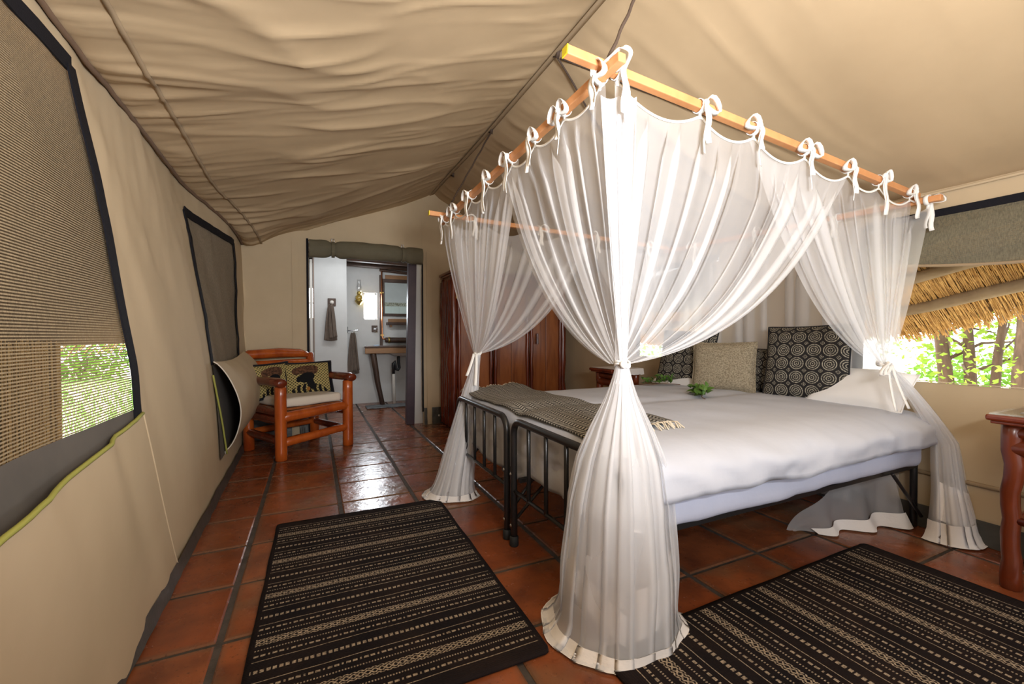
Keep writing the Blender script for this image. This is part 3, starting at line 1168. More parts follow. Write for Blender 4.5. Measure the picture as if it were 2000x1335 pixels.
def bed(y0, y1, label, group):
    root = thing('single_bed', label, 'bed', (FX, (y0 + y1) / 2, 0), 0, group)
    r = .016
    zt, k = .60, .07
    pts = [V(FX, y0, .012), V(FX, y0, .3), V(FX, y0, zt - k)]
    for i in range(1, 7):
        a = i / 6 * PI / 2
        pts.append(V(FX, y0 + k * (1 - math.cos(a)), zt - k + k * math.sin(a)))
    pts.append(V(FX, (y0 + y1) / 2, zt))
    for i in range(0, 7):
        a = PI / 2 - i / 6 * PI / 2
        pts.append(V(FX, y1 - k * (1 - math.cos(a)), zt - k + k * math.sin(a)))
    pts += [V(FX, y1, .3), V(FX, y1, .012)]
    MB().tube(pts, r, 12).build('foot_hoop', M['black_metal'], root)
    MB().tube([V(FX, y0, .265), V(FX, y1, .265)], .009, 8).build('cross_rail', M['black_metal'], root)
    n = 4
    for i in range(1, n + 1):
        y = lerp(y0, y1, i / (n + 1))
        MB().tube([V(FX, y, .265), V(FX, y, zt)], .0095, 8).build('bar', M['black_metal'], root)
    for y in (y0, y1):
        MB().lathe([(.0, 0), (.019, 0), (.0215, .004), (.021, .045), (.017, .048)], 14, (FX, y, 0)).build('rubber_foot', M['rubber'], root)
        for z in (.345, .10):
            bo = MB().lathe([(.0, .004), (.006, .003), (.008, 0)], 8, (0, 0, 0)).build('bolt', M['steel'], root, local=True)
            bo.location = V(FX - .017, y, z) - world_loc(root)
            bo.rotation_euler = (0, -PI / 2, 0)
        MB().tube([V(FX + .004, y, .12), V(FX + .22, y + (.02 if y == y0 else -.02), .34)], .008, 8).build('brace', M['black_metal'], root)
        MB().span((FX, y + (.045 if y == y0 else -.065), .318), (HX, y + (.065 if y == y0 else -.045), .338)).build('side_rail', M['black_metal'], root, smooth=False)
        MB().tube([V(HX, y + (.06 if y == y0 else -.06), .012), V(HX, y + (.06 if y == y0 else -.06), .54)], r, 10).build('head_post', M['black_metal'], root)
        MB().tube([V(HX - .30, y + (.02 if y == y0 else -.02), .335), V(HX - .02, y + (.02 if y == y0 else -.02), .08)], .008, 8).build('brace', M['black_metal'], root)
    MB().tube([V(HX, y0 + .06, .54), V(HX, y1 - .06, .54)], r, 10).build('head_rail', M['black_metal'], root)
    for i in range(9):
        x = FX + .12 + i * .22
        MB().span((x, y0 + .05, .328), (x + .03, y1 - .05, .338)).build('slat', M['black_metal'], root, smooth=False)
    return root


bed(*BN, 'black tubular metal bed frame nearest the camera, under the white duvet', 'pair of single beds')
bed(*BF, 'black tubular metal bed frame on the wardrobe side, under the white duvet', 'pair of single beds')


def rbox(x0, x1, y0, y1, z0, z1, r, wr, nx=40, ny=24, nzv=6):
    """soft rounded block with wrinkles"""
    b = MB()

    def sup(p):
        c = V((x0 + x1) / 2, (y0 + y1) / 2, (z0 + z1) / 2)
        h = V((x1 - x0) / 2, (y1 - y0) / 2, (z1 - z0) / 2)
        q = V(*[max(-h[i] + r, min(h[i] - r, p[i])) for i in range(3)])
        d = p - q
        if d.length > 1e-9:
            d = d.normalized() * r
        o = c + q + d
        n = d.normalized() if d.length > 1e-9 else V(0, 0, 1)
        return o + n * (wr * nz(o.x * 7 + o.z * 4, o.y * 7, o.z * 9))
    h = V((x1 - x0) / 2, (y1 - y0) / 2, (z1 - z0) / 2)

    def spread(u):
        t = 2 * u - 1
        return math.copysign(1 - (1 - abs(t)) ** 1.35, t)
    for ax in range(3):
        for sg in (-1, 1):
            i, j = [(1, 2), (2, 0), (0, 1)][ax]
            n = [nx, ny, nzv * 2]

            def f(u, v):
                p = V(0, 0, 0)
                p[ax] = sg * h[ax]
                p[i] = spread(u if sg > 0 else 1 - u) * h[i]
                p[j] = spread(v) * h[j]
                return sup(p)
            b.grid(f, n[i], n[j])
    return b


for (y0, y1), lab in ((BN, 'lavender-white mattress of the near bed under the duvet'), (BF, 'lavender-white mattress of the far bed under the duvet')):
    o = rbox(FX + .045, HX - .03, y0 + .005, y1 - .005, .340, .585, .045, .013).build('mattress', M['sheet'], None, weld=True)
    tag(o, lab, 'mattress', 'pair of mattresses')

# duvet: one big white cover over both beds
dv = MB()
DX_, DY_ = (FX + .028, HX - .005), (BN[0] - .045, BF[1] + .04)


def duvet_pt(u, v):
    # u along x (foot -> head), v along y (near -> far); values beyond 0..1 hang down
    def prof(a, lo, hi, drop0, drop1, A, B):
        """soft shoulder: quarter ellipse A wide, B deep, then straight down"""
        q = (A + B) * .79
        s = lerp(lo - drop0 - (q - A), hi + drop1 + (q - A), a)
        for edge, sg in ((lo, 1), (hi, -1)):
            e = (edge + sg * A - s) * sg
            if e > 0 and (drop0 if sg > 0 else drop1 + 1):
                if e < q:
                    th = e / q * PI / 2
                    return edge + sg * (A - A * math.sin(th)), B * (1 - math.cos(th))
                return edge, B + (e - q)
        return s, 0.0
    hx = lerp(DX_[0], DX_[1], u)
    foot_drop = .27 + .035 * nz(v * 9, 2) + .03 * math.sin(v * 2 * PI * 2)
    near_drop = .12 + .022 * nz(u * 9, 5)
    x, zx = prof(u, DX_[0], DX_[1], foot_drop - .03, -.02, .06, .06)
    y, zy = prof(v, DY_[0], DY_[1], near_drop - .055, .10, .22, .085)
    drop = max(zx, zy) if (zx == 0 or zy == 0) else math.hypot(zx, zy) * .8 + .2 * max(zx, zy)
    top = duvet_top(min(max(x, .95), 2.75), min(max(y, 1.05), 2.7))
    z = top - drop
    hang = min(1, drop / .06)
    if zx > 0 and u < .3:
        g = .026 * hang * (abs(nz(y * 4 + z * 5, z * 16, 3)) + .7 * abs(nz(y * 9, z * 22 + y * 9, 6)))
        x += g + .004
        x = max(x, FX + .018)
    if zy > 0 and v < .3:
        y += sstep(.9, 1.15, x) * (.020 * hang * nz(x * 6 + z * 8, z * 12, 4) + .008 * nz(x * 17, z * 20, 2)) + .03 * (1 - sstep(.9, 1.15, x)) - .004
    return V(x, y, z)


dv.grid(duvet_pt, 110, 100)
o = dv.build('duvet', M['linen'], None, solid=.012)
tag(o, 'large plain white duvet spread over both beds', 'duvet')

# herringbone throw across the foot
tb = MB()


def throw_pt(u, v):
    y = lerp(1.33, 2.725, v)
    x = lerp(.905 + .012 * nz(v * 5), 1.315 + .05 * nz(v * 2.3, 4) + .05 * (1 - v), u)
    return V(x, y, duvet_top(min(max(x, .95), 2.75), min(max(y, 1.05), 2.7)) + .022 + .012 * abs(nz(u * 3 + v * 2, v * 5, 7)) - (.020 * (1 - u) ** 6) + .035 * sstep(2.45, 2.72, y) * (.6 + .4 * nz(u * 4)))


tb.grid(throw_pt, 30, 80)
thr = thing('throw_blanket', 'grey herringbone throw with cream fringe across the foot of the bed', 'throw', (1.1, 2.0, .62))
tb.build('woven_cloth', M['throw'], thr, solid=.007)
fb = MB()
fr = MB()
for mbx, v, sgn in ((fb, 0, -1), (fr, 1, 1)):
    for i in range(46):
        p = throw_pt((i + .5) / 46, v)
        q = p + V(random.uniform(-.02, .03), sgn * random.uniform(.03, .06), 0)
        yy = min(max(q.y, 1.05), 2.7)
        zend = duvet_top(min(max(q.x, .95), 2.75), yy) + .008
        mid = (p + q) / 2 + V(random.uniform(-.006, .006), 0, .004)
        mbx.tube([p, mid, V(q.x, q.y, zend if sgn < 0 else p.z - .02)], .0028, 5, True)
for mbx in (fb, fr):
    tag(mbx.build('fringe', M['throw_fringe'], thr), 'cream yarn fringe', kind='stuff')


# ---- cushions
def pillow_mb(w, h, t, seed=0, p=3.2, ear=.04, sag=0.0, n=22):
    b = MB()

    def surf(sg):
        def f(u, v):
            a, c = 2 * u - 1, 2 * v - 1
            k = max(0, (1 - abs(a) ** p)) * max(0, (1 - abs(c) ** p))
            zz = sg * t / 2 * k ** .55
            pin = 1 - ear * (1 - (a * a)) * (abs(c) ** 2) - ear * (1 - c * c) * 0
            pin2 = 1 - ear * (1 - (c * c)) * (abs(a) ** 2)
            x = a * w / 2 * pin2
            y = c * h / 2 * pin - sag * (1 - abs(a)) * max(0, c) * h
            zz += .012 * nz(a * 2 + seed, c * 2, sg) * k
            return V(x, y, zz)
        return f
    b.grid(surf(1), n, n, True)
    b.grid(lambda u, v: surf(-1)(1 - u, v), n, n, True)
    return b


def frame(center, yaw, tilt, roll_=0):
    """local x = width, y = height, z = front"""
    return Matrix.Translation(center) @ Matrix.Rotation(yaw, 4, 'Z') @ Matrix.Rotation(PI / 2 - tilt, 4, 'X') @ Matrix.Rotation(roll_, 4, 'Z')


def cushion(name, label, m, w, h, t, center, yaw, tilt, roll_=0, group=None, cat='cushion', edge=None, **kw):
    b = pillow_mb(w, h, t, **kw)
    o = b.build(name, M[m], None, weld=False)
    o.matrix_world = frame(Vector(center), yaw, tilt, roll_)
    tag(o, label, cat, group)
    b2 = MB()
    ring = []
    n = 22
    for i in range(n):
        ring.append(b.v[i])
    idx = [i for i in range(n + 1)] + [j * (n + 1) + n for j in range(1, n + 1)] + [n * (n + 1) + i for i in range(n - 1, -1, -1)] + [j * (n + 1) for j in range(n - 1, -1, -1)]
    b2.tube([b.v[i] for i in idx], .0045 if edge is None else edge[1], 6, False)
    e = b2.build('piping', M[m] if edge is None else M[edge[0]], o, local=True)
    return o


YH = -PI / 2 + PI  # facing -x
M['black_cloth'] = mat('black_cloth', (.012, .012, .015), .9)
fz = .615
cushion('patterned_cushion', 'large black cushion with concentric circles leaning nearest the camera on the bed', 'circles', .45, .45, .13, (2.66, 1.575, fz + .222), -PI / 2 + .16, .24, .03, 'black circle-pattern cushions', edge=('black_cloth', .005))
cushion('patterned_cushion', 'black concentric-circle cushion leaning at the far side of the bed', 'circles', .45, .43, .13, (2.60, 2.42, fz + .21), -PI / 2 + .20, .26, -.02, 'black circle-pattern cushions', edge=('black_cloth', .005))
cushion('patterned_cushion', 'black concentric-circle cushion mostly hidden between the tan and the large cushion', 'circles', .40, .30, .12, (2.76, 1.90, fz + .145), -PI / 2, .22, 0, 'black circle-pattern cushions', edge=('black_cloth', .005))
cushion('tan_cushion', 'plain tan tweed cushion propped in the middle of the bed', 'tan_tweed', .41, .34, .12, (2.56, 2.06, fz + .168), -PI / 2 + .40, .22, .02)
cushion('bed_pillow', 'white bed pillow lying behind the large circle cushion', 'pillow_white', .44, .30, .17, (2.72, 1.33, fz + .085), -PI / 2 + .1, .95, 0, 'white bed pillows', 'pillow', p=2.3)
cushion('bed_pillow', 'white bed pillow at the far side of the bed behind the circle cushion', 'pillow_white', .46, .34, .13, (2.66, 2.46, fz + .06), -PI / 2, 1.25, 0, 'white bed pillows', 'pillow')

# ---- sprigs of leaves on the duvet


def sprig(cx, cy, ang, n, label):
    root = thing('leafy_sprig', label, 'sprig', (cx, cy, duvet_top(cx, cy) + .012), ang, 'leaf sprigs on the duvet')
    stem = [V(-.15 + .03 * i, .01 * math.sin(i), .004 + .006 * math.sin(i * .5)) for i in range(11)]
    MB().tube(stem, .0026, 6).build('stem', M['twig'], root, local=True)
    me = None
    for i in range(n):
        k = random.uniform(2, 10)
        base = stem[min(10, int(k))]
        b = MB()
        L, w = .052, .028
        prof = [(0, 0), (.2, .6), (.45, 1), (.7, .75), (1, 0)]
        vs, fs = [], []
        for t, q in prof:
            zz = .006 * math.sin(PI * t)
            vs += [(t * L, -q * w / 2, zz + .004 * q), (t * L, 0, zz), (t * L, q * w / 2, zz + .004 * q)]
        for j in range(4):
            for c in range(2):
                fs.append((j * 3 + c, j * 3 + c + 1, j * 3 + 4 + c, j * 3 + 3 + c))
        if me is None:
            b.add(vs, fs)
            o = b.build('leaf', M['leaf'], root, local=True)
            me = o
        else:
            o = me.copy()
            COL.objects.link(o)
            o.parent = root
        o.location = base + V(random.uniform(-.012, .012), random.uniform(-.03, .03), random.uniform(.002, .045))
        o.rotation_euler = (random.uniform(-.7, .7), random.uniform(-1.0, .25), random.uniform(-2.4, 2.4))
        s_ = random.uniform(.7, 1.15)
        o.scale = (s_, s_, s_)
    return root


sprig(2.16, 1.90, .9, 80, 'green leafy sprig on the duvet in front of the tan cushion')
sprig(2.33, 2.42, 2.6, 44, 'green leafy sprig on the duvet in front of the far circle cushion')

# ================================================================== CANOPY FRAME
cf = thing('canopy_frame', 'rectangular frame of square pine rods hung by ropes over the bed', 'canopy frame', (1.85, 1.9, 1.76))


def rod(a, b_, w=.03):
    a, b_ = Vector(a), Vector(b_)
    d = (b_ - a)
    q = d.to_track_quat('X', 'Z').to_matrix()
    o = MB().box((a + b_) / 2, (d.length, w, w), q).build('rod', M['pine'], cf, smooth=False, bevel=.003)
    return d.normalized()


RA = (V(.715, 1.14, 1.879), V(2.86, 1.14, 1.716))     # along the near side
RB = (V(.862, 1.05, 1.848), V(.795, 2.83, 1.766))    # along the foot
RC = (V(2.84, 1.035, 1.680), V(2.80, 2.85, 1.73))    # along the head
RD = (V(.69, 2.76, 1.800), V(2.90, 2.76, 1.735))      # along the far side
for a, b_ in (RA, RB, RC, RD):
    rod(a, b_)
for (a, b_) in (RA, RD):
    d = (b_ - a).normalized()
    MB().box(a - d * .0012, (.004, .0295, .0295), d.to_track_quat('X', 'Z').to_matrix()).build('painted_end', M['yellow_paint'], cf, smooth=False)


def on(rodp, t):
    return lerp(rodp[0], rodp[1], t)


def rodA(x):
    return on(RA, (x - RA[0].x) / (RA[1].x - RA[0].x))


def rodD(x):
    return on(RD, (x - RD[0].x) / (RD[1].x - RD[0].x))


def rodB(y):
    return on(RB, (y - RB[0].y) / (RB[1].y - RB[0].y))


def rodC(y):
    return on(RC, (y - RC[0].y) / (RC[1].y - RC[0].y))


for a, b_ in ((V(RX - .01, 1.28, 2.54), V(.868, 1.13, 1.885)), (V(RX - .01, 2.058, 2.54), V(2.80, 2.76, 1.72)), (V(RX - .01, 3.028, 2.55), V(.80, 2.765, 1.81)), (V(RX + .01, 2.058, 2.54), V(2.83, 1.14, 1.71))):
    pts = [lerp(a, b_, i / 24) + V(.002 * math.sin(i * 1.3), .002 * math.cos(i * 1.3), 0) for i in range(25)]
    MB().tube(pts, .0058, 6).build('rope', M['cord'], cf)

# ================================================================== MOSQUITO NET
G1, G2, G3, G4 = V(.935, 1.14, .905), V(.985, 2.66, .885), V(2.52, 1.13, .855), V(2.72, 2.72, .87)
net = thing('mosquito_net', 'sheer white mosquito net tied to the canopy rods and gathered at the four corners', 'mosquito net', (1.85, 1.9, 0))


def pleats(k, seed, fw, flat=5, fold=3):
    """path of a cloth laid in irregular Z-folds: list of (linear, folded, lift)"""
    rnd = random.Random(seed)
    ps = []
    for i in range(k):
        ps.append(((i + .5 + rnd.uniform(-.32, .32)) / k, rnd.uniform(*fw) / k, rnd.choice((-1, 1))))
    path = []

    def seg(a, b_, la, lb, n):
        for j in range(n):
            path.append((lerp(a, b_, j / n), lerp(la, lb, j / n)))
    cur, lift = 0.0, 0.0
    for p, w_, sg in ps:
        p = max(p, cur + .002)
        seg(cur, p + w_, lift, sg, flat)
        seg(p + w_, p, sg, -sg, fold)
        cur, lift = p, -sg
    seg(cur, 1.0, lift, 0, flat)
    path.append((1.0, 0.0))
    tot = 0
    cum = [0]
    for q, r in zip(path, path[1:]):
        tot += abs(r[0] - q[0]) + 1e-6
        cum.append(tot)
    return [(c / tot, min(1, max(0, q[0])), q[1]) for c, q in zip(cum, path)]


def drape(tops, ties, G, gdir, k, amp, seed, m=36, fw=(.2, .62), scallop=.05, name='curtain', mt='net', nrm=None, c0=.4, lowz=.9):
    """cloth hung from tops(s), gathered into G. ties: s where the cloth is tied to the rod"""
    path = pleats(k, seed, fw)
    n = len(path) - 1

    def top(s):
        p = tops(s)
        z = 0
        for a, c in zip(ties, ties[1:]):
            if a <= s <= c:
                f = (s - a) / (c - a)
                z = 4 * f * (1 - f) * scallop * min(1.6, (c - a) * (tops(1) - tops(0)).length / .30)
        return p + V(0, 0, -.032 - z)
    nn = Vector(nrm).normalized()

    def f(u, t):
        lin, fol, lift = path[round(u * n)]
        s = lerp(lin, fol, .12 + .88 * sstep(0, .16, t))
        T = top(s)
        Gs = G + gdir * (s - .5)
        d = math.hypot(T.x - Gs.x, T.y - Gs.y)
        lz = .5 + (lowz - .5) * min(1, d / .85)
        C = V(lerp(T.x, Gs.x, c0), lerp(T.y, Gs.y, c0), lerp(T.z, Gs.z, lz))
        p = T * ((1 - t) ** 2) + C * (2 * t * (1 - t)) + Gs * (t * t)
        env = sstep(0, .12, t) * (1 - sstep(.5, 1.0, t) * .75)
        p = p + nn * (env * (amp * .5 * lift + amp * 1.3 * nz(s * k * .9, t * 1.5, seed)))
        return p
    b = MB()
    b.grid(f, n, m)
    return b.build(name, M[mt], net)


ax = [.915, 1.289, 1.582, 1.907, 2.229, 2.487, 2.776]          # ties along the near rod
by = [1.155, 1.36, 1.575, 1.784, 2.051, 2.281, 2.55, 2.74]     # ties along the foot rod


def span_of(lst, a, b_):
    return [(x - a) / (b_ - a) for x in lst if a - 1e-6 <= x <= b_ + 1e-6]


# near foot corner: long fan from the near rod, shorter fan from the foot rod
drape(lambda s: rodA(lerp(.905, 2.235, s)), span_of(ax, .905, 2.235), G1, V(.05, -.01, 0), 15, .020, 1.0, nrm=(0, -1, 0))
drape(lambda s: rodB(lerp(1.13, 1.90, s)), span_of(by, 1.13, 1.90), G1 + V(-.02, .01, 0), V(-.02, .05, 0), 9, .018, 5.0, nrm=(-1, 0, 0))
# corner fall, thick folds straight down from the corner
drape(lambda s: lerp(rodB(1.16), rodA(.99), s) + V(-.004, -.012, -.03), [0, .5, 1], G1 + V(-.005, -.012, 0), V(.03, .0, 0), 6, .012, 9.0, nrm=(-.5, -.8, 0), mt='net_dense', fw=(.4, .9))
# far foot corner
drape(lambda s: rodB(lerp(1.72, 2.80, s)), span_of(by, 1.72, 2.80), G2 + V(-.02, -.01, 0), V(0, .06, 0), 14, .014, 12.0, nrm=(-1, 0, 0))
drape(lambda s: rodD(lerp(.82, 1.95, s)), [0, .25, .5, .75, 1], G2 + V(.01, .01, 0), V(.05, .01, 0), 9, .016, 17.0, nrm=(0, 1, 0))
# near head corner
drape(lambda s: rodA(lerp(1.572, 2.83, s)) + V(0, .012, 0), span_of(ax, 1.572, 2.83), G3, V(.05, 0, 0), 12, .016, 22.0, nrm=(0, -1, 0), c0=.42)
drape(lambda s: rodC(lerp(1.08, 1.75, s)), [0, .33, .66, 1], G3 + V(.03, .01, 0), V(.02, .05, 0), 7, .016, 27.0, nrm=(1, 0, 0))
# far head corner
drape(lambda s: rodD(lerp(1.95, 2.84, s)), [0, .33, .66, 1], G4, V(.05, .02, 0), 8, .016, 31.0, nrm=(0, 1, 0))


# straight fall behind the pillows
bpath = pleats(12, 41, (.3, .8))


def backfall(u, v):
    lin, fol, lift = bpath[round(u * (len(bpath) - 1))]
    p = rodC(lerp(1.20, 2.72, lerp(lin, fol, sstep(0, .15, v))))
    z = lerp(p.z - .03, .02, v)
    return V(min(2.868, 2.845 + .008 * lift * sstep(0, .2, v)), p.y, z)


b = MB()
b.grid(backfall, len(bpath) - 1, 10)
b.build('curtain', M['net'], net)

# white cotton binding along the top edge of each hung side
for fn, a, c, ties, nr in ((rodA, .905, 2.83, ax, V(0, -.004, 0)), (rodB, 1.13, 2.80, by, V(-.004, 0, 0))):
    pts = []
    for i in range(121):
        x = lerp(a, c, i / 120)
        z = 0
        for p, q in zip(ties, ties[1:]):
            if p <= x <= q:
                f = (x - p) / (q - p)
                z = 4 * f * (1 - f) * .05 * min(1.6, (q - p) / .30)
        pts.append(fn(x) + nr + V(0, 0, -.036 - z))
    MB().ribbon(pts, .009, V(0, 0, 1), .0008).build('top_binding', M['tape'], net)


def catmull(p, n=6):
    out = []
    for i in range(len(p) - 1):
        a, b_, c, d = p[max(0, i - 1)], p[i], p[i + 1], p[min(len(p) - 1, i + 2)]
        for j in range(n):
            t = j / n
            out.append(.5 * (2 * b_ + (c - a) * t + (2 * a - 5 * b_ + 4 * c - d) * t * t + (3 * b_ - a - 3 * c + d) * t ** 3))
    return out + [p[-1]]


# ---- bows
def bow(p, along, out, seed, loops=2):
    """cotton tape tied round the rod at p; along = rod direction, out = side facing the room"""
    rnd = random.Random(seed)
    along, out = Vector(along).normalized(), Vector(out).normalized()
    b = MB()
    w = .019
    R = .0245
    ring = [p + out * (R * math.cos(a)) + V(0, 0, R * math.sin(a)) for a in [k / 16 * 2 * PI for k in range(17)]]
    b.ribbon(ring, w, along)
    knot = p + out * (R + .004) + V(0, 0, rnd.uniform(-.012, .016))
    b.add(*_ball(knot, .0125))
    for sg in ((-1, 1) if loops == 2 else ((1,) if seed % 2 else (-1,))):
        L = rnd.uniform(.05, .085)
        lp = []
        for i in range(13):
            a = i / 12 * 2 * PI
            lp.append(knot + along * (sg * L * .5 * (1 - math.cos(a))) + V(0, 0, .022 * math.sin(a) + .014 * (1 - math.cos(a)) - .010 * (1 - math.cos(a)) ** 2) + out * (.006 * math.sin(a)))
        b.ribbon(lp, w, out + V(0, 0, .3))
    for sg in (-1, 1):
        L = rnd.uniform(.09, .19)
        dx = rnd.uniform(.0, .02) * sg
        tl = [knot + along * (dx * (i / 8) ** .7 + .003 * math.sin(i * 1.2 + seed)) + out * (.004 + .004 * math.sin(i * .9 + seed)) + V(0, 0, -L * i / 8) for i in range(9)]
        b.ribbon(tl, w, along + out * .5 * sg)
    # tape down to the net edge
    b.ribbon([p + out * .004 + V(0, 0, -.018), p + out * .002 + V(0, 0, -.045)], .013, along)
    return b.build('tie_bow', M['tape'], net)


def _ball(c, r, n=8, m=6):
    vs, fs = [], []
    for j in range(m + 1):
        for i in range(n):
            a, t = 2 * PI * i / n, PI * j / m
            vs.append(c + V(r * math.sin(t) * math.cos(a), r * math.sin(t) * math.sin(a), r * math.cos(t)))
    for j in range(m):
        for i in range(n):
            fs.append((j * n + i, j * n + (i + 1) % n, (j + 1) * n + (i + 1) % n, (j + 1) * n + i))
    return vs, fs


for i, x in enumerate(ax):
    bow(rodA(x), (1, 0, -.08), (0, -1, 0), 10 + i, 2 if i in (3,) else 1)
for i, y in enumerate(by):
    bow(rodB(y), (0, 1, -.05), (-1, 0, 0), 30 + i, 2 if i in (1, 6) else 1)
for i, y in enumerate((1.09, 1.5, 2.0, 2.5)):
    bow(rodC(y), (0, 1, 0), (1 if i == 0 else -1, 0, 0), 50 + i, 1)
for i, x in enumerate((1.0, 1.5, 2.0, 2.5)):
    bow(rodD(x), (1, 0, 0), (0, -1, 0), 60 + i, 1)
# long tape looped from the foot rod's end over to the near rod
MB().ribbon(catmull([rodB(1.15) + V(-.014, -.006, .018), rodB(1.10) + V(-.004, -.004, .028), rodB(1.055) + V(.0, -.004, .030), rodB(1.05) + V(.022, -.012, .012), rodA(.925) + V(0, -.022, .0), rodA(.93) + V(0, -.022, -.03), rodA(.94) + V(0, -.024, -.09)]), .013, V(.6, -.8, 0)).build('tie_tape', M['tape'], net)


# ---- lower skirts under each gather
def skirt(G, foot, a0, a1, rad, k, seed, mt='net', m=40, pool=.03, ell=1.0, zend=lambda u: 0.0, hem=.06, top=0.0, fw=(.2, .6), bulge=.012, out=0.0, hem_m='hem', mid=None):
    """cloth fanning out from G to the floor round foot, in Z-folds; rad = [(height fraction, radius)]"""
    path = pleats(k, seed, fw, 4, 2)
    n = len(path) - 1
    foot = Vector(foot)

    def centre(h):
        if mid is None:
            return lerp(G, foot, h)
        p, hm = mid
        return lerp(G, p, (h / hm) ** .8) if h < hm else lerp(p, foot, (h - hm) / (1 - hm))

    def f(i, t):
        lin, s, lift = path[i]
        th = lerp(a0, a1, s)
        ze = zend(s)
        z = lerp(lerp(G.z, 0, top), ze, t)
        h = 1 - z / G.z                      # 0 at the knot, 1 at the floor
        c = centre(h)
        r = pl(rad, h) + out * sstep(0, .1, h)
        r += bulge * sstep(.05, .4, h) * (.45 * lift * (1 - .8 * sstep(.75, 1, h)) + 1.2 * nz(s * k * .7, h * 2.5, seed))
        if h > .94 and ze <= .0:
            e = (h - .94) / .06
            r += pool * e * (.8 + 2.2 * nz(s * 2.2, seed))
            z = max(.007, z * (1 - .5 * e) + .012 * abs(nz(s * 9, e * 2, seed)))
        return V(c.x + r * math.cos(th), c.y + r * math.sin(th) * ell, max(z, .006))
    b = MB()
    b.grid(lambda u, t: f(round(u * n), t), n, m)
    b.build('skirt', M[mt], net)
    if hem:
        hb = MB()
        H = G.z * (1 - top)

        def g(u, v):
            i = round(u * n)
            t0 = 1 - hem / max(.1, lerp(G.z, 0, top) - zend(path[i][1]))
            p = f(i, lerp(t0, 1, v))
            c = centre(1 - p.z / G.z)
            d = V(p.x - c.x, p.y - c.y, 0).normalized()
            return p + d * .003
        hb.grid(g, n, 7)
        hb.build('hem', M[hem_m], net)


R1 = [(0, .020), (.06, .034), (.12, .052), (.22, .092), (.34, .135), (.5, .168), (.72, .188), (.9, .196), (1, .20)]
F1 = V(.945, 1.185, 0)
skirt(G1, F1, PI * .62, PI * 1.92, R1, 15, 3, mt='net_mid', pool=.05, hem=.04, bulge=.016)
skirt(G1, F1, PI * .62, PI * 1.92, R1, 10, 31, zend=lambda s: .02, hem=0, out=-.010, fw=(.1, .5))
skirt(G1, F1, PI * .66, PI * 1.34, R1, 6, 8, zend=lambda s: lerp(.30, .05, s), hem=.10, out=-.016)
skirt(G1, F1, PI * 1.22, PI * 1.88, R1, 6, 14, zend=lambda s: lerp(.04, .16, s), hem=.16, out=-.020)
skirt(G1, F1, PI * .72, PI * 1.84, R1, 11, 19, mt='net_dense', zend=lambda s: lerp(.46, .36, s), hem=.010, out=-.026, fw=(.4, .9))
skirt(G1, F1, 0, 2 * PI, R1, 9, 23, mt='net_dense', zend=lambda s: .62, hem=0, out=-.014, fw=(.4, 1.0))
R2 = [(0, .022), (.1, .030), (.25, .050), (.45, .072), (.65, .092), (.85, .118), (1, .15)]
F2 = V(.79, 2.60, 0)
skirt(G2, F2, PI * .45, PI * 1.80, R2, 9, 4, pool=.035, hem=.04)
skirt(G2, F2, PI * .5, PI * 1.75, R2, 8, 44, mt='net_dense', hem=.0, out=-.012, fw=(.3, .9))
R3 = [(0, .022), (.1, .034), (.3, .054), (.5, .066), (.7, .082), (.88, .112), (1, .13)]
B3 = (V(2.80, 1.01, .47), .45)
skirt(G3, V(2.83, .985, 0), PI * .85, PI * 2.2, R3, 9, 6, pool=.03, hem=.10, ell=.8, mid=B3)
skirt(G3, V(2.83, .985, 0), PI * .9, PI * 2.1, R3, 8, 66, zend=lambda s: lerp(.12, .01, s), hem=.18, ell=.8, out=-.012, fw=(.3, .9), mid=B3)
skirt(G4, V(2.74, 2.78, 0), 0, 2 * PI, R2, 7, 8, hem=0)
# net trailing under the bed at the head end


def trail(u, v):
    x = lerp(2.20, 2.78, u) + .015 * nz(u * 6, v * 3)
    zt = .02 + .32 * u ** .7
    return V(x - .05 * (1 - v), lerp(1.36, 1.20, u) + .03 * math.sin(u * 17 + v) * (.3 + .7 * v) - .04 * v, lerp(zt, .008, v))


tr = MB()
tr.grid(trail, 50, 14)
tr.build('trailing_net', M['net'], net)
tr = MB()
tr.grid(lambda u, v: trail(.12 + .88 * u, lerp(.78, 1, v)) + V(0, -.008 - .02 * v, 0), 44, 6)
tr.build('hem', M['hem'], net)


# ---- ties round each gather
def tieback(G, r, seed, facing, tails):
    b = MB()
    for dz in (-.004, .004):
        b.tube([G + V(r * 1.0 * math.cos(a), r * 1.0 * math.sin(a), dz + .006 * math.sin(a * 2 + seed)) for a in [k / 20 * 2 * PI for k in range(21)]], .0042, 6, False)
    f = Vector(facing).normalized()
    b.add(*_ball(G + f * (r * 1.25), .013))
    side = f.cross(V(0, 0, 1))
    for i, L in enumerate(tails):
        sg = -1 if i % 2 else 1
        pts = [G + f * (r * 1.25 + .012 + .014 * (j / 10)) + side * (sg * (.008 + .022 * j / 10)) + V(0, 0, -L * j / 10) + f * (.05 * (j / 10) ** 1.5) for j in range(11)]
        b.ribbon(pts, .017, side + f * .3)
    return b.build('tie_back', M['tape'], net)


tieback(G1, .024, 1, (-.5, -.8, 0), ())
tieback(G2, .024, 2, (-.7, -.7, 0), (.14, .20))
tieback(G3, .024, 3, (-.4, -.9, 0), (.21, .20))
b = MB()
for sg in (-1, 1):
    b.ribbon([G3 + V(-.02, -.035, 0) + V(-.045 * (1 - math.cos(a)) * (1 if sg < 0 else .6), -.006, .02 * math.sin(a) - .02 * (1 - math.cos(a))) for a in [k / 12 * 2 * PI for k in range(13)]], .013, V(.3, -.8, .3))
b.build('tie_back_loop', M['tape'], net)
tieback(G4, .024, 4, (-.7, -.7, 0), ())

# ================================================================== RUGS


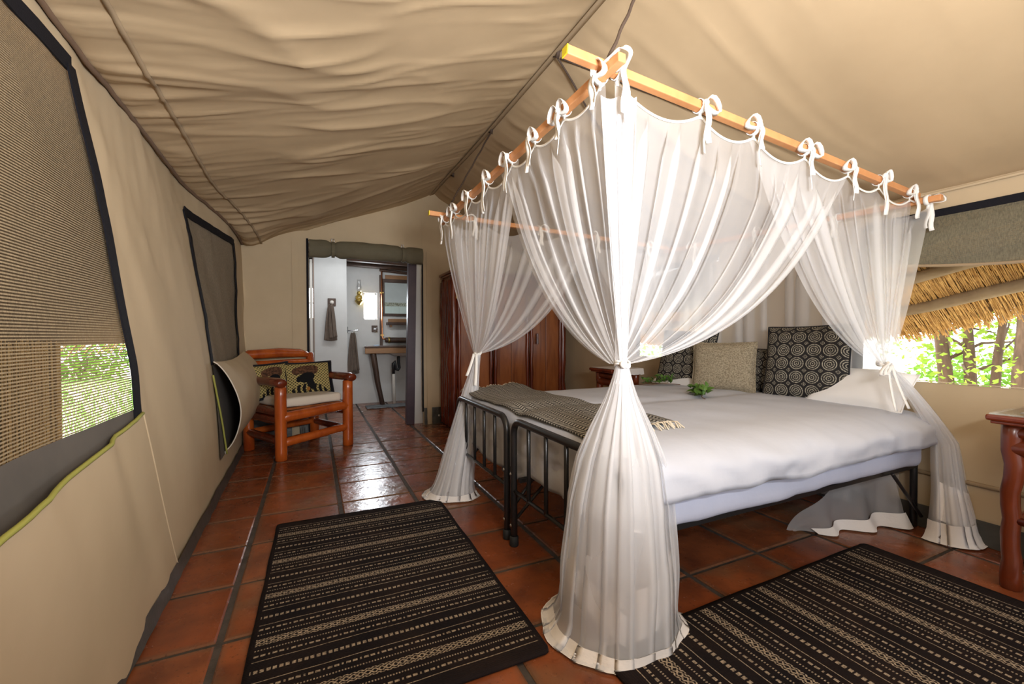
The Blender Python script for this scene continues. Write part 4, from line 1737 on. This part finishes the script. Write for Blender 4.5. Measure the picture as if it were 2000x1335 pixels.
def rug(label, cx, cy, rz, ly, seed):
    b = MB()
    W, L = .87, 1.39

    def f(u, v):
        x, y = (u - .5) * W, (v - .5) * L
        ex = max(0, abs(x) - W / 2 + .02) / .02
        ey = max(0, abs(y) - L / 2 + .02) / .02
        if ex > 0 and ey > 0:
            m = math.hypot(ex, ey)
            if m > 1:
                x -= math.copysign((1 - 1 / m) * .02 * ex, x)
                y -= math.copysign((1 - 1 / m) * .02 * ey, y)
        x += .004 * nz(y * 5, seed)
        return V(x, y, .0075 + .0015 * nz(x * 3, y * 3, seed))
    b.grid(f, 44, 60)
    o = b.build('woven_rug', M['rug'], None, solid=.008)
    o.location = (cx, cy, 0)
    o.rotation_euler = (0, 0, rz)
    o.scale = (1, ly, 1)
    return tag(o, label, 'rug', 'black striped rugs')


rug('black rug with ecru woven stripes lying in the aisle by the left wall', .243, 1.858, -.012, 1.0, 1)
rug('black rug with ecru woven stripes along the near long side of the bed', 1.585, .685, -PI / 2 + .014, 1.13, 5)

# ================================================================== LOG ARMCHAIR
ch = thing('log_armchair', 'glossy red-brown log armchair standing by the bathroom doorway', 'chair', (-.123, 4.30, 0), .52)
w, d = .303, .285


def lg(name, a, b_, r0, r1=None, m='log', **k):
    return MB().log(a, b_, r0, r1, **k).build(name, M[m], ch, local=True)


for sx in (-1, 1):
    lg('leg', (sx * w, -d, 0), (sx * w, -d, .60), .047, .045, wob=.06, seed=sx)
    MB().tube([V(sx * w, d - .01, 0), V(sx * w, d, .3), V(sx * w, d + .03, .6), V(sx * w, d + .075, .84)], [.045, .042, .040, .036], 12, True, .06, 6).build('leg', M['log'], ch, local=True)
    MB().tube([V(sx * (w + .0), d + .01, .615), V(sx * (w + .012), 0, .632), V(sx * (w + .015), -d, .632), V(sx * (w + .012), -d - .062, .625)], [.040, .044, .047, .043], 12, True, .05, 5, .82).build('armrest', M['log_dark'], ch, local=True)
    lg('side_rail', (sx * w, -d, .385), (sx * w, d, .385), .032, m='log_dark', seed=3 * sx)
    lg('side_rail', (sx * w, -d, .32), (sx * w, d, .32), .034, m='log_dark', seed=4 * sx)
    lg('stretcher', (sx * w, -d, .155), (sx * w, d, .165), .034, .03, m='log_dark', seed=5 * sx)
lg('front_rail', (-w, -d, .345), (w, -d, .375), .043, .040, seed=7)
lg('stretcher', (-w, -d, .14), (w, -d, .175), .038, .034, seed=8)
lg('stretcher', (-w, d, .16), (w, d, .17), .03, .03, seed=9)
lg('back_rail', (-w, d + .055, .745), (w, d + .055, .75), .036, .034, seed=10)
lg('back_rail', (-w, d + .02, .43), (w, d + .02, .43), .03, .03, seed=12)
MB().tube([V(-w - .02, d + .07, .815), V(-w + .04, d + .075, .84), V(0, d + .078, .848), V(w - .10, d + .075, .84), V(w - .02, d + .07, .82)], [.030, .042, .046, .042, .028], 12, True, .06, 5).build('crest_rail', M['log'], ch, local=True)
for x in (-.17, 0, .17):
    lg('back_spindle', (x, d + .02, .43), (x, d + .055, .745), .02, seed=x * 9)
for i in range(5):
    MB().box((0, -d + .09 + i * .11, .40), (2 * w, .085, .02)).build('seat_board', M['board'], ch, smooth=False, local=True, bevel=.003)

R = Matrix.Translation((-.123, 4.30, 0)) @ Matrix.Rotation(.52, 4, 'Z')


def chair_at(x, y, z):
    return R @ V(x, y, z)


sb = rbox(-.265, .265, -.255, .255, .412, .492, .028, .006, 20, 20, 4)
o = sb.build('seat_cushion', M['cream'], None, weld=True)
o.matrix_world = R
tag(o, 'cream box cushion on the seat of the log armchair', 'cushion')
cushion('printed_cushion', 'khaki dotted cushion with a head-wrapped profile print, front one on the log armchair', 'print_a', .43, .31, .11, chair_at(.115, .055, .612), .52 - .36, .30, .03, 'printed cushions on the armchair', edge=('black_cloth', .007))
cushion('printed_cushion', 'khaki dotted cushion with a dark profile print, half hidden behind the armrest', 'print_b', .36, .31, .10, chair_at(-.175, .13, .612), .52 + .06, .26, .05, 'printed cushions on the armchair', edge=('black_cloth', .007))

# ================================================================== WARDROBE
WX0, WX1, WY0, WY1, WZ = 1.335, 2.73, 4.38, 4.77, 1.665
wd = thing('wardrobe', 'rustic red-brown log wardrobe behind the bed with plank doors', 'wardrobe', ((WX0 + WX1) / 2, (WY0 + WY1) / 2, 0))
MB().span((WX0 + .02, WY1 - .02, .05), (WX1 - .02, WY1, WZ - .03)).build('back_panel', M['board'], wd, smooth=False)
for x in (WX0 + .012, WX1 - .03):
    MB().span((x, WY0 + .02, .05), (x + .018, WY1, WZ - .02)).build('side_panel', M['board'], wd, smooth=False)
MB().span((WX0, WY0 + .01, .05), (WX1, WY1, .075)).build('base_board', M['board'], wd, smooth=False)
MB().span((WX0, WY0, WZ - .10), (WX1, WY0 + .03, WZ)).build('frieze', M['log_dark'], wd, smooth=False, bevel=.004)
MB().prism([(WX0 - .035, WY0 - .04), (WX1 + .035, WY0 - .04), (WX1 + .035, WY1), (WX0 - .035, WY1)], WZ, WZ + .028, lambda x, y, h: V(x, y, h)).build('cornice', M['log_dark'], wd, smooth=False, bevel=.008)
MB().prism([(WX0 - .018, WY0 - .022), (WX1 + .018, WY0 - .022), (WX1 + .018, WY1), (WX0 - .018, WY1)], WZ - .022, WZ, lambda x, y, h: V(x, y, h)).build('cornice', M['log_dark'], wd, smooth=False, bevel=.006)


def wavylog(x, y, z0, z1, r, seed, m='log_dark', name='half_log'):
    pts = [V(x + .016 * nz(i * .55 + seed * 7, seed), y + .006 * nz(i * .5, seed + 3), lerp(z0, z1, i / 14)) for i in range(15)]
    rs = [r * (1 + .28 * nz(i * .6 + seed * 3, 5)) for i in range(15)]
    return MB().tube(pts, rs, 10, True, .1, 7).build(name, M[m], wd)


for i, y in enumerate((4.72, 4.645, 4.57, 4.50, 4.43)):
    wavylog(WX0 + .004, y, .03, WZ - .06, .038, i + 1)
wavylog(WX0 + .02, WY0 + .015, 0, WZ - .02, .038, 11, name='corner_log')
wavylog(WX1 - .02, WY0 + .015, 0, WZ - .02, .036, 12, name='corner_log')
for y in (WY1 - .03,):
    for x in (WX0 + .02, WX1 - .02):
        MB().log((x, y, 0), (x, y, WZ - .03), .03).build('corner_log', M['log_dark'], wd)
doors = [(WX0 + .055, 1.795), (1.81, 2.245), (2.26, WX1 - .05)]
for i, (a, c) in enumerate(doors):
    dr = MB().span((a, WY0 + .002, .085), (a + (c - a) * .495, WY0 + .022, WZ - .11)).build('door', M['board'], wd, smooth=False, bevel=.003)
    MB().span((a + (c - a) * .505, WY0 + .002, .085), (c, WY0 + .022, WZ - .11)).build('plank', M['board'], dr, smooth=False, bevel=.003)
    for x in (a + .02, c - .02):
        pts = [V(x + .010 * nz(k * .6 + x * 9), WY0 - .004, lerp(.09, WZ - .115, k / 12)) for k in range(13)]
        MB().tube(pts, [.021 * (1 + .3 * nz(k * .7 + x * 5, 2)) for k in range(13)], 8, True, .1, 7).build('half_log', M['log_dark'], dr)
    hx = a + .085 if i else a + .30
    b = MB().box((hx, WY0 - .03, .965), (.022, .02, .125))
    b.box((hx, WY0 - .012, 1.012), (.024, .03, .022)).box((hx, WY0 - .012, .918), (.024, .03, .022))
    b.build('handle', M['log_dark'], dr, smooth=False, bevel=.003)
    for z in (.22, 1.43):
        MB().span((a - .022, WY0 - .008, z - .03), (a + .006, WY0 + .002, z + .03)).build('hinge', M['brass'], dr, smooth=False)

# ================================================================== TABLES


def log_table(name, label, x0, x1, y0, y1, zt, legs_r, seed, stretch=True):
    t = thing(name, label, 'table', ((x0 + x1) / 2, (y0 + y1) / 2, 0))
    MB().span((x0, y0, zt - .024), (x1, y1, zt)).build('table_top', M['log_dark'], t, smooth=False, bevel=.008)
    MB().span((x0 + .012, y0 + .012, zt - .036), (x1 - .012, y1 - .012, zt - .022)).build('top_moulding', M['log_dark'], t, smooth=False, bevel=.004)
    lx0, lx1, ly0, ly1 = x0 + .08, x1 - .05, y0 + .05, y1 - .055
    k = 0
    for x in (lx0, lx1):
        for y in (ly0, ly1):
            k += 1
            n = 12
            pts = [V(x + .022 * nz(i * .45 + seed + k, k), y + .018 * nz(i * .4 + k, seed), lerp(0, zt - .034, i / n)) for i in range(n + 1)]
            rs = [legs_r * (1.12 - .18 * math.sin(PI * min(1, i / n * 1.25)) + .07 * nz(i * .8, k + seed)) for i in range(n + 1)]
            MB().tube(pts, rs, 12, True, .08, 6).build('leg', M['log_brown'], t)
    for x in (lx0, lx1):
        for z, r in ((zt - .068, .026), (zt - .128, .034)):
            MB().log((x, ly0, z), (x, ly1, z), r, wob=.08, seed=z * 9).build('apron_log', M['log_brown'], t)
        if stretch:
            MB().log((x, ly0, .27), (x, ly1, .27), .016).build('stretcher', M['log_dark'], t)
    for y in (ly0, ly1):
        for z, r in ((zt - .068, .026), (zt - .128, .034)):
            MB().log((lx0, y, z), (lx1, y, z), r, wob=.08, seed=z * 5).build('apron_log', M['log_brown'], t)
        if stretch:
            MB().log((lx0, y, .262), (lx1, y, .262), .016).build('stretcher', M['log_dark'], t)
    return t


log_table('log_table', 'red-brown log table with a glass top at the right edge beside the bed', 2.405, 2.835, -.35, .745, .685, .029, 3)
gl = MB().span((2.415, -.34, .6855), (2.83, .735, .6915)).build('glass_sheet', M['glass'], None, smooth=False, bevel=.001)
tag(gl, 'clear glass sheet laid on the log table at the right edge', 'glass')
b = MB()
b.grid(lambda u, v: V(lerp(2.44, 2.80, u), lerp(.66, -.2, v), .6965 + .002 * nz(u * 6, v * 9) + .001), 20, 30)
tag(b.build('table_cloth', M['twill'], None, solid=.003), 'small grey cloth runner on the glass of the log table', 'cloth')
log_table('bedside_table', 'small red log bedside table on the far side of the bed', 2.36, 2.72, 3.02, 3.36, .70, .028, 8)
b = MB()
b.grid(lambda u, v: V(lerp(2.375, 2.705, u), lerp(3.005, 3.345, v), .7035 + .001 * nz(u * 6, v * 5)), 12, 12)
b.grid(lambda u, v: V(lerp(2.375, 2.705, u), 3.005 - .010 * v, .7035 - .055 * v + .008 * nz(u * 20) * v), 24, 4)
tag(b.build('lace_doily', M['hem'], None), 'white lace-edged cloth on the far bedside table', 'cloth')

# ================================================================== BATHROOM THINGS
PY, FY = 6.10, 6.75
area('bathroom_window_daylight', 14, (.783, 6.785, 1.455), (.783, 5, 1.3), .185, .39, (.86, .93, 1))
area('bathroom_fill', 7, (.5, 5.36, 1.985), (.7, 6.7, .8), 1.1, .10, (.95, .98, 1))  # added fill lamp hidden above the doorway, aimed at the back wall; no window here


def towel(name, label, c, w, h, y, seed):
    t = thing(name, label, 'towel', (c, y, .5))
    b = MB()
    for k, (o_, hh, ww) in enumerate(((0, h, w), (.028, h * .93, w * .62))):
        def f(u, v):
            fan = lerp(.28, 1, v ** .6)
            x = c + (u - .5) * ww * fan * (1.0) + (.18 * w * (1 if k else -.15)) * v
            z = TZ - hh * v
            return V(x, y - .012 - o_ * (.4 + .6 * v) - .014 * math.sin(u * 9 + seed + k) * (.3 + .7 * (1 - abs(2 * v - 1))) - .006 * math.sin(u * 23 + k), z - .012 * math.sin(u * 3 + k))
        b.grid(f, 26, 18)
    b.build('cloth', M['towel'], t, solid=.006)
    return t


TZ = 1.425
hk = thing('wooden_hook_plate', 'square wooden plaque with a white hook on the bathroom partition', 'hook', (.224, PY, 1.45))
MB().box((.224, PY - .009, 1.452), (.098, .018, .10)).build('plaque', M['dark_wood'], hk, smooth=False, bevel=.004)
b = MB()
b.add(*_ball(V(.224, PY - .03, 1.448), .026, 14, 10))
b.build('knob', M['white_plastic'], hk)
towel('hanging_towel', 'taupe towel hanging from the hook plaque on the partition', .21, .155, .47, PY - .03, 1)
TZ = 1.06
tr_ = thing('towel_rail', 'chrome towel rail on the bathroom back wall', 'rail', (.50, FY, 1.08))
MB().tube([V(.45, FY, 1.09), V(.45, FY - .07, 1.09), V(.60, FY - .07, 1.085)], .009, 8).build('bar', M['chrome'], tr_)
MB().box((.45, FY - .006, 1.10), (.03, .012, .09)).build('mount', M['black_metal'], tr_, smooth=False, bevel=.003)
towel('draped_towel', 'taupe towel draped over the chrome rail on the back wall', .53, .17, .60, FY - .06, 4)

# oil lamp
lp = thing('oil_lamp', 'wall oil lamp with a glass chimney beside the bathroom window', 'lamp', (.618, FY - .08, 1.47))
c = (.618, FY - .075, 0)
MB().lathe([(.0, 1.462), (.02, 1.468), (.045, 1.50), (.062, 1.525), (.064, 1.535), (.03, 1.54)], 18, c).build('bracket_cup', M['brass'], lp)
MB().lathe([(.02, 1.53), (.05, 1.545), (.055, 1.575), (.045, 1.60), (.02, 1.612)], 18, c).build('oil_font', M['lamp_font'], lp)
MB().lathe([(.018, 1.61), (.032, 1.62), (.032, 1.645), (.022, 1.66), (.03, 1.665)], 16, c).build('burner', M['brass'], lp)
MB().lathe([(.026, 1.66), (.042, 1.70), (.040, 1.73), (.026, 1.78), (.024, 1.82), (.030, 1.838)], 18, c).build('chimney', M['glass'], lp)
MB().tube([V(.618, FY, 1.55), V(.618, FY - .03, 1.50), V(.618, FY - .07, 1.50)], .007, 6).build('bracket', M['brass'], lp)

# glass holder
gh = thing('tumbler_holder', 'small wall holder with a drinking glass under the bathroom window', 'holder', (.85, FY, 1.1))
MB().box((.84, FY - .008, 1.115), (.085, .016, .10)).build('plaque', M['dark_wood'], gh, smooth=False, bevel=.003)
MB().tube([V(.85 + .034 * math.cos(a), FY - .06 + .034 * math.sin(a), 1.11) for a in [k / 16 * 2 * PI for k in range(17)]], .004, 6, False).build('ring', M['chrome'], gh)
MB().lathe([(.0, 1.05), (.026, 1.05), (.032, 1.14)], 16, (.85, FY - .06, 0)).build('tumbler', M['glass'], gh)

# mirror with dark frame, pipe board, shelf, log
mi = thing('framed_mirror', 'dark wood framed mirror above the washstand', 'mirror', (1.17, FY, 1.33))
MB().span((.985, FY - .02, 1.35), (1.42, FY - .014, 1.82)).build('mirror_glass', M['mirror'], mi, smooth=False)
for a, c2 in (((.96, FY - .03, 1.31), (1.45, FY, 1.35)), ((.96, FY - .03, 1.82), (1.45, FY, 1.875)), ((.96, FY - .03, 1.35), (.99, FY, 1.82)), ((1.42, FY - .03, 1.35), (1.45, FY, 1.82))):
    MB().span(a, c2).build('frame_bar', M['dark_wood'], mi, smooth=False, bevel=.003)
pb = thing('pipe_board', 'dark upright board carrying a copper water pipe beside the mirror', 'board', (.94, FY, .86))
MB().span((.915, FY - .03, .86), (.957, FY, 1.93)).build('board', M['dark_wood'], pb, smooth=False, bevel=.004)
MB().tube([V(.945, FY - .055, 2.11), V(.945, FY - .055, 1.0), V(.955, FY - .06, .965), V(1.0, FY - .06, .958)], .0115, 10).build('copper_pipe', M['copper'], pb)
for z in (1.66, 1.02):
    MB().box((.945, FY - .045, z), (.045, .035, .02)).build('pipe_clip', M['brass'], pb, smooth=False)
lb = thing('log_bar', 'dark log bar with brass tap fittings above the washstand', 'log bar', (1.2, FY, .92))
MB().log((.99, FY - .05, .945), (1.50, FY - .05, .94), .042, wob=.1).build('log', M['dark_wood'], lb)
eb = MB().lathe([(.0, 0), (.045, 0), (.047, .03), (0, .03)], 14).build('end_band', M['brass'], lb, local=True)
eb.location = V(1.03, FY - .05, .945) - world_loc(lb)
eb.rotation_euler = (0, PI / 2, 0)
tl = thing('light_bar', 'dark log rail fixed above the mirror', 'log bar', (1.2, FY, 1.97))
MB().log((.915, FY - .05, 2.0), (1.50, FY - .05, 1.965), .022, wob=.1).build('log', M['dark_wood'], tl)
MB().span((1.0, FY - .03, 1.875), (1.45, FY, 1.935)).build('backing_board', M['counter_wood'], tl, smooth=False)
sh = thing('wall_shelf', 'short dark wooden shelf under the mirror', 'shelf', (1.2, FY, 1.15))
MB().span((1.01, FY - .12, 1.175), (1.48, FY, 1.215)).build('board', M['dark_wood'], sh, smooth=False, bevel=.004)
for x in (1.06, 1.40):
    MB().span((x, FY - .08, 1.14), (x + .03, FY, 1.176)).build('bracket', M['counter_wood'], sh, smooth=False, bevel=.003)
MB().span((1.04, FY - .02, 1.215), (1.42, FY, 1.27)).build('upstand', M['counter_wood'], sh, smooth=False, bevel=.003)

# washstand
ws = thing('washstand', 'thick wooden washstand counter on a curved log leg', 'washstand', (1.2, 6.55, 0))
MB().prism([(.66, 6.36), (1.90, 6.36), (1.90, 6.745), (.72, 6.745)], .755, .84, lambda x, y, h: V(x, y, h)).build('counter', M['counter_wood'], ws, smooth=False, bevel=.006)
MB().prism([(.65, 6.345), (1.90, 6.345), (1.90, 6.745), (.71, 6.745)], .84, .862, lambda x, y, h: V(x, y, h)).build('counter_edge', M['dark_wood'], ws, smooth=False, bevel=.004)
MB().tube([V(.775, 6.42, .76), V(.80, 6.42, .6), V(.835, 6.42, .35), V(.875, 6.42, .15), V(.905, 6.42, 0)], [.055, .052, .048, .043, .045], 12, True, .1, 5, .8).build('curved_leg', M['dark_wood'], ws)
MB().log((1.80, 6.5, 0), (1.80, 6.5, .76), .045).build('leg', M['dark_wood'], ws)
bn = thing('wash_basin', 'white basin sunk under the washstand counter', 'basin', (1.19, 6.55, .68))
MB().lathe([(.03, .70), (.09, .712), (.15, .745), (.17, .757)], 24, (1.19, 6.55, 0)).build('bowl', M['white_plastic'], bn)
b = MB().tube([V(1.15, 6.5, .705), V(1.15, 6.5, .62), V(1.16, 6.5, .53), V(1.14, 6.5, .50), V(1.11, 6.5, .51), V(1.10, 6.5, .58), V(1.09, 6.5, .63), V(1.075, 6.5, .60), V(1.075, 6.5, .44)], .023, 12)
b.build('drain_trap', M['black_plastic'], bn)
MB().tube([V(1.075, 6.5, .45), V(1.085, 6.5, .0)], .022, 12).build('waste_pipe', M['white_plastic'], bn)
sd = MB().lathe([(.0, .862), (.035, .862), (.04, .875), (.02, .878), (0, .876)], 14, (.83, 6.45, 0)).build('soap_dish', mat('blue_soap', (.35, .45, .6), .4), None)
tag(sd, 'small pale blue soap on the end of the washstand', 'soap')
M['mat_stripes'] = mat('bath_mat', (.08, .09, .10), .95, (.35, .36, .37), 30, (.2, 4, 1), .42, .58)
b = MB()
b.grid(lambda u, v: V(lerp(.66, 1.30, u), lerp(6.14, 6.42, v), .009 + .004 * nz(u * 8, v * 6)), 24, 12)
tag(b.build('bath_mat', M['mat_stripes'], None, solid=.008), 'grey striped bath mat in front of the washstand', 'mat')

# ================================================================== OUTDOORS
gnd = MB()
gnd.grid(lambda u, v: V(lerp(-18, 22, u), lerp(-10, 26, v), -.10 + .04 * nz(u * 9, v * 9)), 40, 40)
gnd.build('ground', M['soil'], None)
bpy.data.objects['ground']['kind'] = 'structure'


# thatched overhang outside the right wall: eave dips and rises along y
def eave(y):
    return pl([(-2.0, 1.55), (.2, 1.34), (.95, 1.155), (1.5, 1.015), (2.1, 1.01), (2.9, 1.06), (3.9, .92), (5.2, .98)], y)


EX = 3.75


def thatch_r(u, v):
    y = lerp(-2.0, 5.2, u)
    e = V(EX, y, eave(y))
    t = V(3.13, y, min(1.66, eave(y) + .52))
    return lerp(e, t, v)


th = thing('thatched_overhang', 'golden thatch roof overhang on poles outside the open bedside window', 'thatch', (3.4, 1.5, 1.2))
b = MB()
b.grid(lambda u, v: thatch_r(u, v) + V(0, 0, .05), 80, 12)
b.build('thatch_bed', M['thatch_back'], th, solid=.06)
rd = MB()
rr = random.Random(3)


def reed(mb, a, c, r):
    d = (c - a).normalized()
    s_ = d.cross(V(.2, 1, .1)).normalized() * r
    t_ = d.cross(s_).normalized() * r
    mb.add([a + s_, a - s_ * .5 + t_, a - s_ * .5 - t_, c + s_ * .6, c - s_ * .3 + t_ * .6, c - s_ * .3 - t_ * .6], [(0, 1, 4, 3), (1, 2, 5, 4), (2, 0, 3, 5), (3, 4, 5), (2, 1, 0)])


for i in range(26000):
    u = rr.random()
    v0 = rr.uniform(-.10, .85)
    a = thatch_r(u, v0)
    u2 = u + rr.gauss(.002, .0016)
    c_ = thatch_r(u2, min(.99, v0 + rr.uniform(.25, .5)))
    lift = rr.uniform(-.012, .035)
    reed(rd, a + V(0, 0, lift), c_ + V(0, 0, lift + rr.uniform(-.01, .01)), rr.uniform(.0016, .0034))
for i in range(5000):
    u = rr.random()
    a = thatch_r(u, rr.uniform(-.14, -.02)) + V(0, 0, rr.uniform(-.01, .09))
    c_ = thatch_r(u + rr.gauss(0, .003), rr.uniform(.10, .2)) + V(0, 0, rr.uniform(0, .06))
    reed(rd, a, c_, rr.uniform(.0025, .005))
tag(rd.build('reeds', M['reed'], th, smooth=False), kind='stuff')
for v in (.30, .62, .93):
    pts = [thatch_r(i / 30, v) + V(0, 0, -.035 + .012 * nz(i * .5, v)) for i in range(31)]
    MB().tube(pts, .036, 10, True, .12, 4).build('pole', M['pole'], th)
for y in (-1.2, 3.5):
    MB().log((EX - .25, y, -.1), (EX - .25, y, eave(y) + .1), .05).build('post', M['pole'], th)

# left side: low thatch and a reed screen outside the near window
tl_ = thing('reed_screen', 'brown reed screen and low thatch outside the near left window', 'screen', (-1.6, 2.0, 0))
b = MB()
b.grid(lambda u, v: V(lerp(-1.65, -.75, v), lerp(-3.0, 10.0, u), lerp(.93, 2.3, v) + .03), 60, 6)
b.build('thatch_bed', M['thatch_back'], tl_, solid=.06)
sc_ = MB()
for i in range(1500):
    y = rr.uniform(-2.8, 4.06)
    x = -1.62 + rr.uniform(-.02, .02)
    reed(sc_, V(x, y, -.1), V(x + rr.uniform(-.01, .01), y + rr.uniform(-.02, .02), rr.uniform(1.0, 1.15)), rr.uniform(.004, .007))
for i in range(2600):
    y = rr.uniform(-2.8, 9.0)
    v = rr.uniform(-.06, .7)
    p = V(lerp(-1.65, -.75, v), y, lerp(.93, 2.3, v) - .01)
    q = V(lerp(-1.65, -.75, v + .3), y + rr.gauss(0, .02), lerp(.93, 2.3, v + .3) - .01)
    reed(sc_, p, q, rr.uniform(.003, .006))
tag(sc_.build('reeds', M['reed'], tl_, smooth=False), kind='stuff')
b = MB()
b.grid(lambda u, v: V(-1.66, lerp(-2.9, 4.08, u), lerp(-.1, 1.1, v)), 20, 4)
b.build('screen_backing', M['thatch_back'], tl_)


# trees, bushes and grass
def leaf_cloud(mb, c, rad, n, size, rnd, squash=.8):
    for _ in range(n):
        while True:
            p = V(rnd.uniform(-1, 1), rnd.uniform(-1, 1), rnd.uniform(-1, 1))
            if p.length < 1:
                break
        p = V(p.x * rad, p.y * rad, p.z * rad * squash) + Vector(c)
        a = V(rnd.gauss(0, 1), rnd.gauss(0, 1), rnd.gauss(0, .6)).normalized()
        bb = a.cross(V(rnd.gauss(0, 1), rnd.gauss(0, 1), rnd.gauss(0, 1))).normalized()
        L = size * rnd.uniform(.6, 1.3)
        w_ = L * .30
        nrm = a.cross(bb) * (L * .08)
        mb.add([p, p + a * L * .5 + bb * w_ + nrm, p + a * L, p + a * L * .5 - bb * w_ + nrm, p + a * L * .5], [(0, 1, 4), (1, 2, 4), (2, 3, 4), (3, 0, 4)])


def tree(label, base, lean, height, r, leaves, branches, seed):
    rnd = random.Random(seed)
    base = Vector(base)
    t = thing('tree', label, 'tree', base)
    pts = [base + V(lean[0] * (i / 8) + .05 * nz(i * .6, seed), lean[1] * (i / 8) + .05 * nz(i * .5, seed + 4), height * i / 8) for i in range(9)]
    MB().tube(pts, [r * (1.15 - .55 * i / 8) for i in range(9)], 12, True, .18, 5).build('trunk', M['bark'], t)
    fo = MB()
    for k in range(branches):
        s_ = pts[rnd.randint(3, 6)]
        e = s_ + V(rnd.uniform(-.6, .9), rnd.uniform(-.5, .5), rnd.uniform(-.1, .5))
        mid = (s_ + e) / 2 + V(rnd.uniform(-.1, .1), rnd.uniform(-.1, .1), .08)
        MB().tube([s_, mid, e], [r * .32, r * .22, r * .1], 7).build('branch', M['bark'], t)
        leaf_cloud(fo, e, .42, leaves // branches, .06, rnd)
    leaf_cloud(fo, pts[-1], .6, leaves // 3, .06, rnd)
    tag(fo.build('foliage', M['tree_leaf'], t, smooth=False), kind='stuff')
    return t


tree('slender brown tree trunk just right of the bed net', (6.0, 2.06, -.1), (-.15, .22, 0), 2.2, .06, 900, 6, 1)
tree('straight brown tree trunk left of the middle of the bedside window view', (6.0, 1.95, -.1), (-.0, .03, 0), 1.9, .05, 700, 5, 2)
tree('leaning thin tree seen through the bedside window', (5.9, 1.80, -.1), (.2, -.12, 0), 2.4, .035, 700, 6, 3)
tree('thick grey-brown tree at the right edge of the photograph', (5.8, 1.55, -.1), (.1, -.05, 0), 3.0, .085, 800, 6, 4)
tree('tree further back behind the trunks in the bedside window', (8.2, 2.9, -.1), (.2, .2, 0), 3.2, .06, 900, 8, 5)
tree('tree further back near the right edge of the bedside window', (8.0, 1.9, -.1), (-.2, -.3, 0), 3.2, .055, 900, 8, 6)


def bush(label, c, rad, n, seed, size=.08):
    rnd = random.Random(seed)
    t = thing('bush', label, 'bush', (c[0], c[1], -.1))
    for k in range(5):
        MB().tube([V(c[0], c[1], -.1), V(c[0] + rnd.uniform(-.2, .2), c[1] + rnd.uniform(-.2, .2), c[2] * .6), V(c[0] + rnd.uniform(-.4, .4), c[1] + rnd.uniform(-.4, .4), c[2])], [.02, .015, .008], 6).build('stem', M['bark'], t)
    fo = MB()
    leaf_cloud(fo, c, rad, n, size, rnd, .9)
    tag(fo.build('foliage', M['bush_leaf'], t, smooth=False), kind='stuff')


bush('leafy bush low between the tree trunks outside', (7.2, 2.45, .35), .55, 900, 21)
bush('leafy bush low at the right edge outside the bedside window', (6.7, 1.45, .3), .5, 800, 22)
bush('leafy bush beyond the far bedhead window', (5.4, 5.6, .45), .7, 900, 23)
bush('green bush on the lawn seen through the near left screen', (-4.2, 9.0, .2), .6, 900, 24, .12)
bush('second green bush on the lawn seen through the near left screen', (-5.4, 14.5, .5), 1.0, 1400, 25, .14)
gr = MB()
for i in range(9000):
    x, y = -1.9 - 5 * rr.random() ** 1.2, rr.uniform(4.1, 14)
    h = rr.uniform(.05, .16)
    a = rr.uniform(0, PI)
    dx, dy = .008 * math.cos(a), .008 * math.sin(a)
    gr.add([(x - dx, y - dy, -.1), (x + dx, y + dy, -.1), (x + rr.uniform(-.05, .05), y + rr.uniform(-.05, .05), -.08 + h)], [(0, 1, 2)])
tag(gr.build('lawn_grass', M['grass'], None, smooth=False), 'bright green grass outside the near left window', 'grass', kind='stuff')
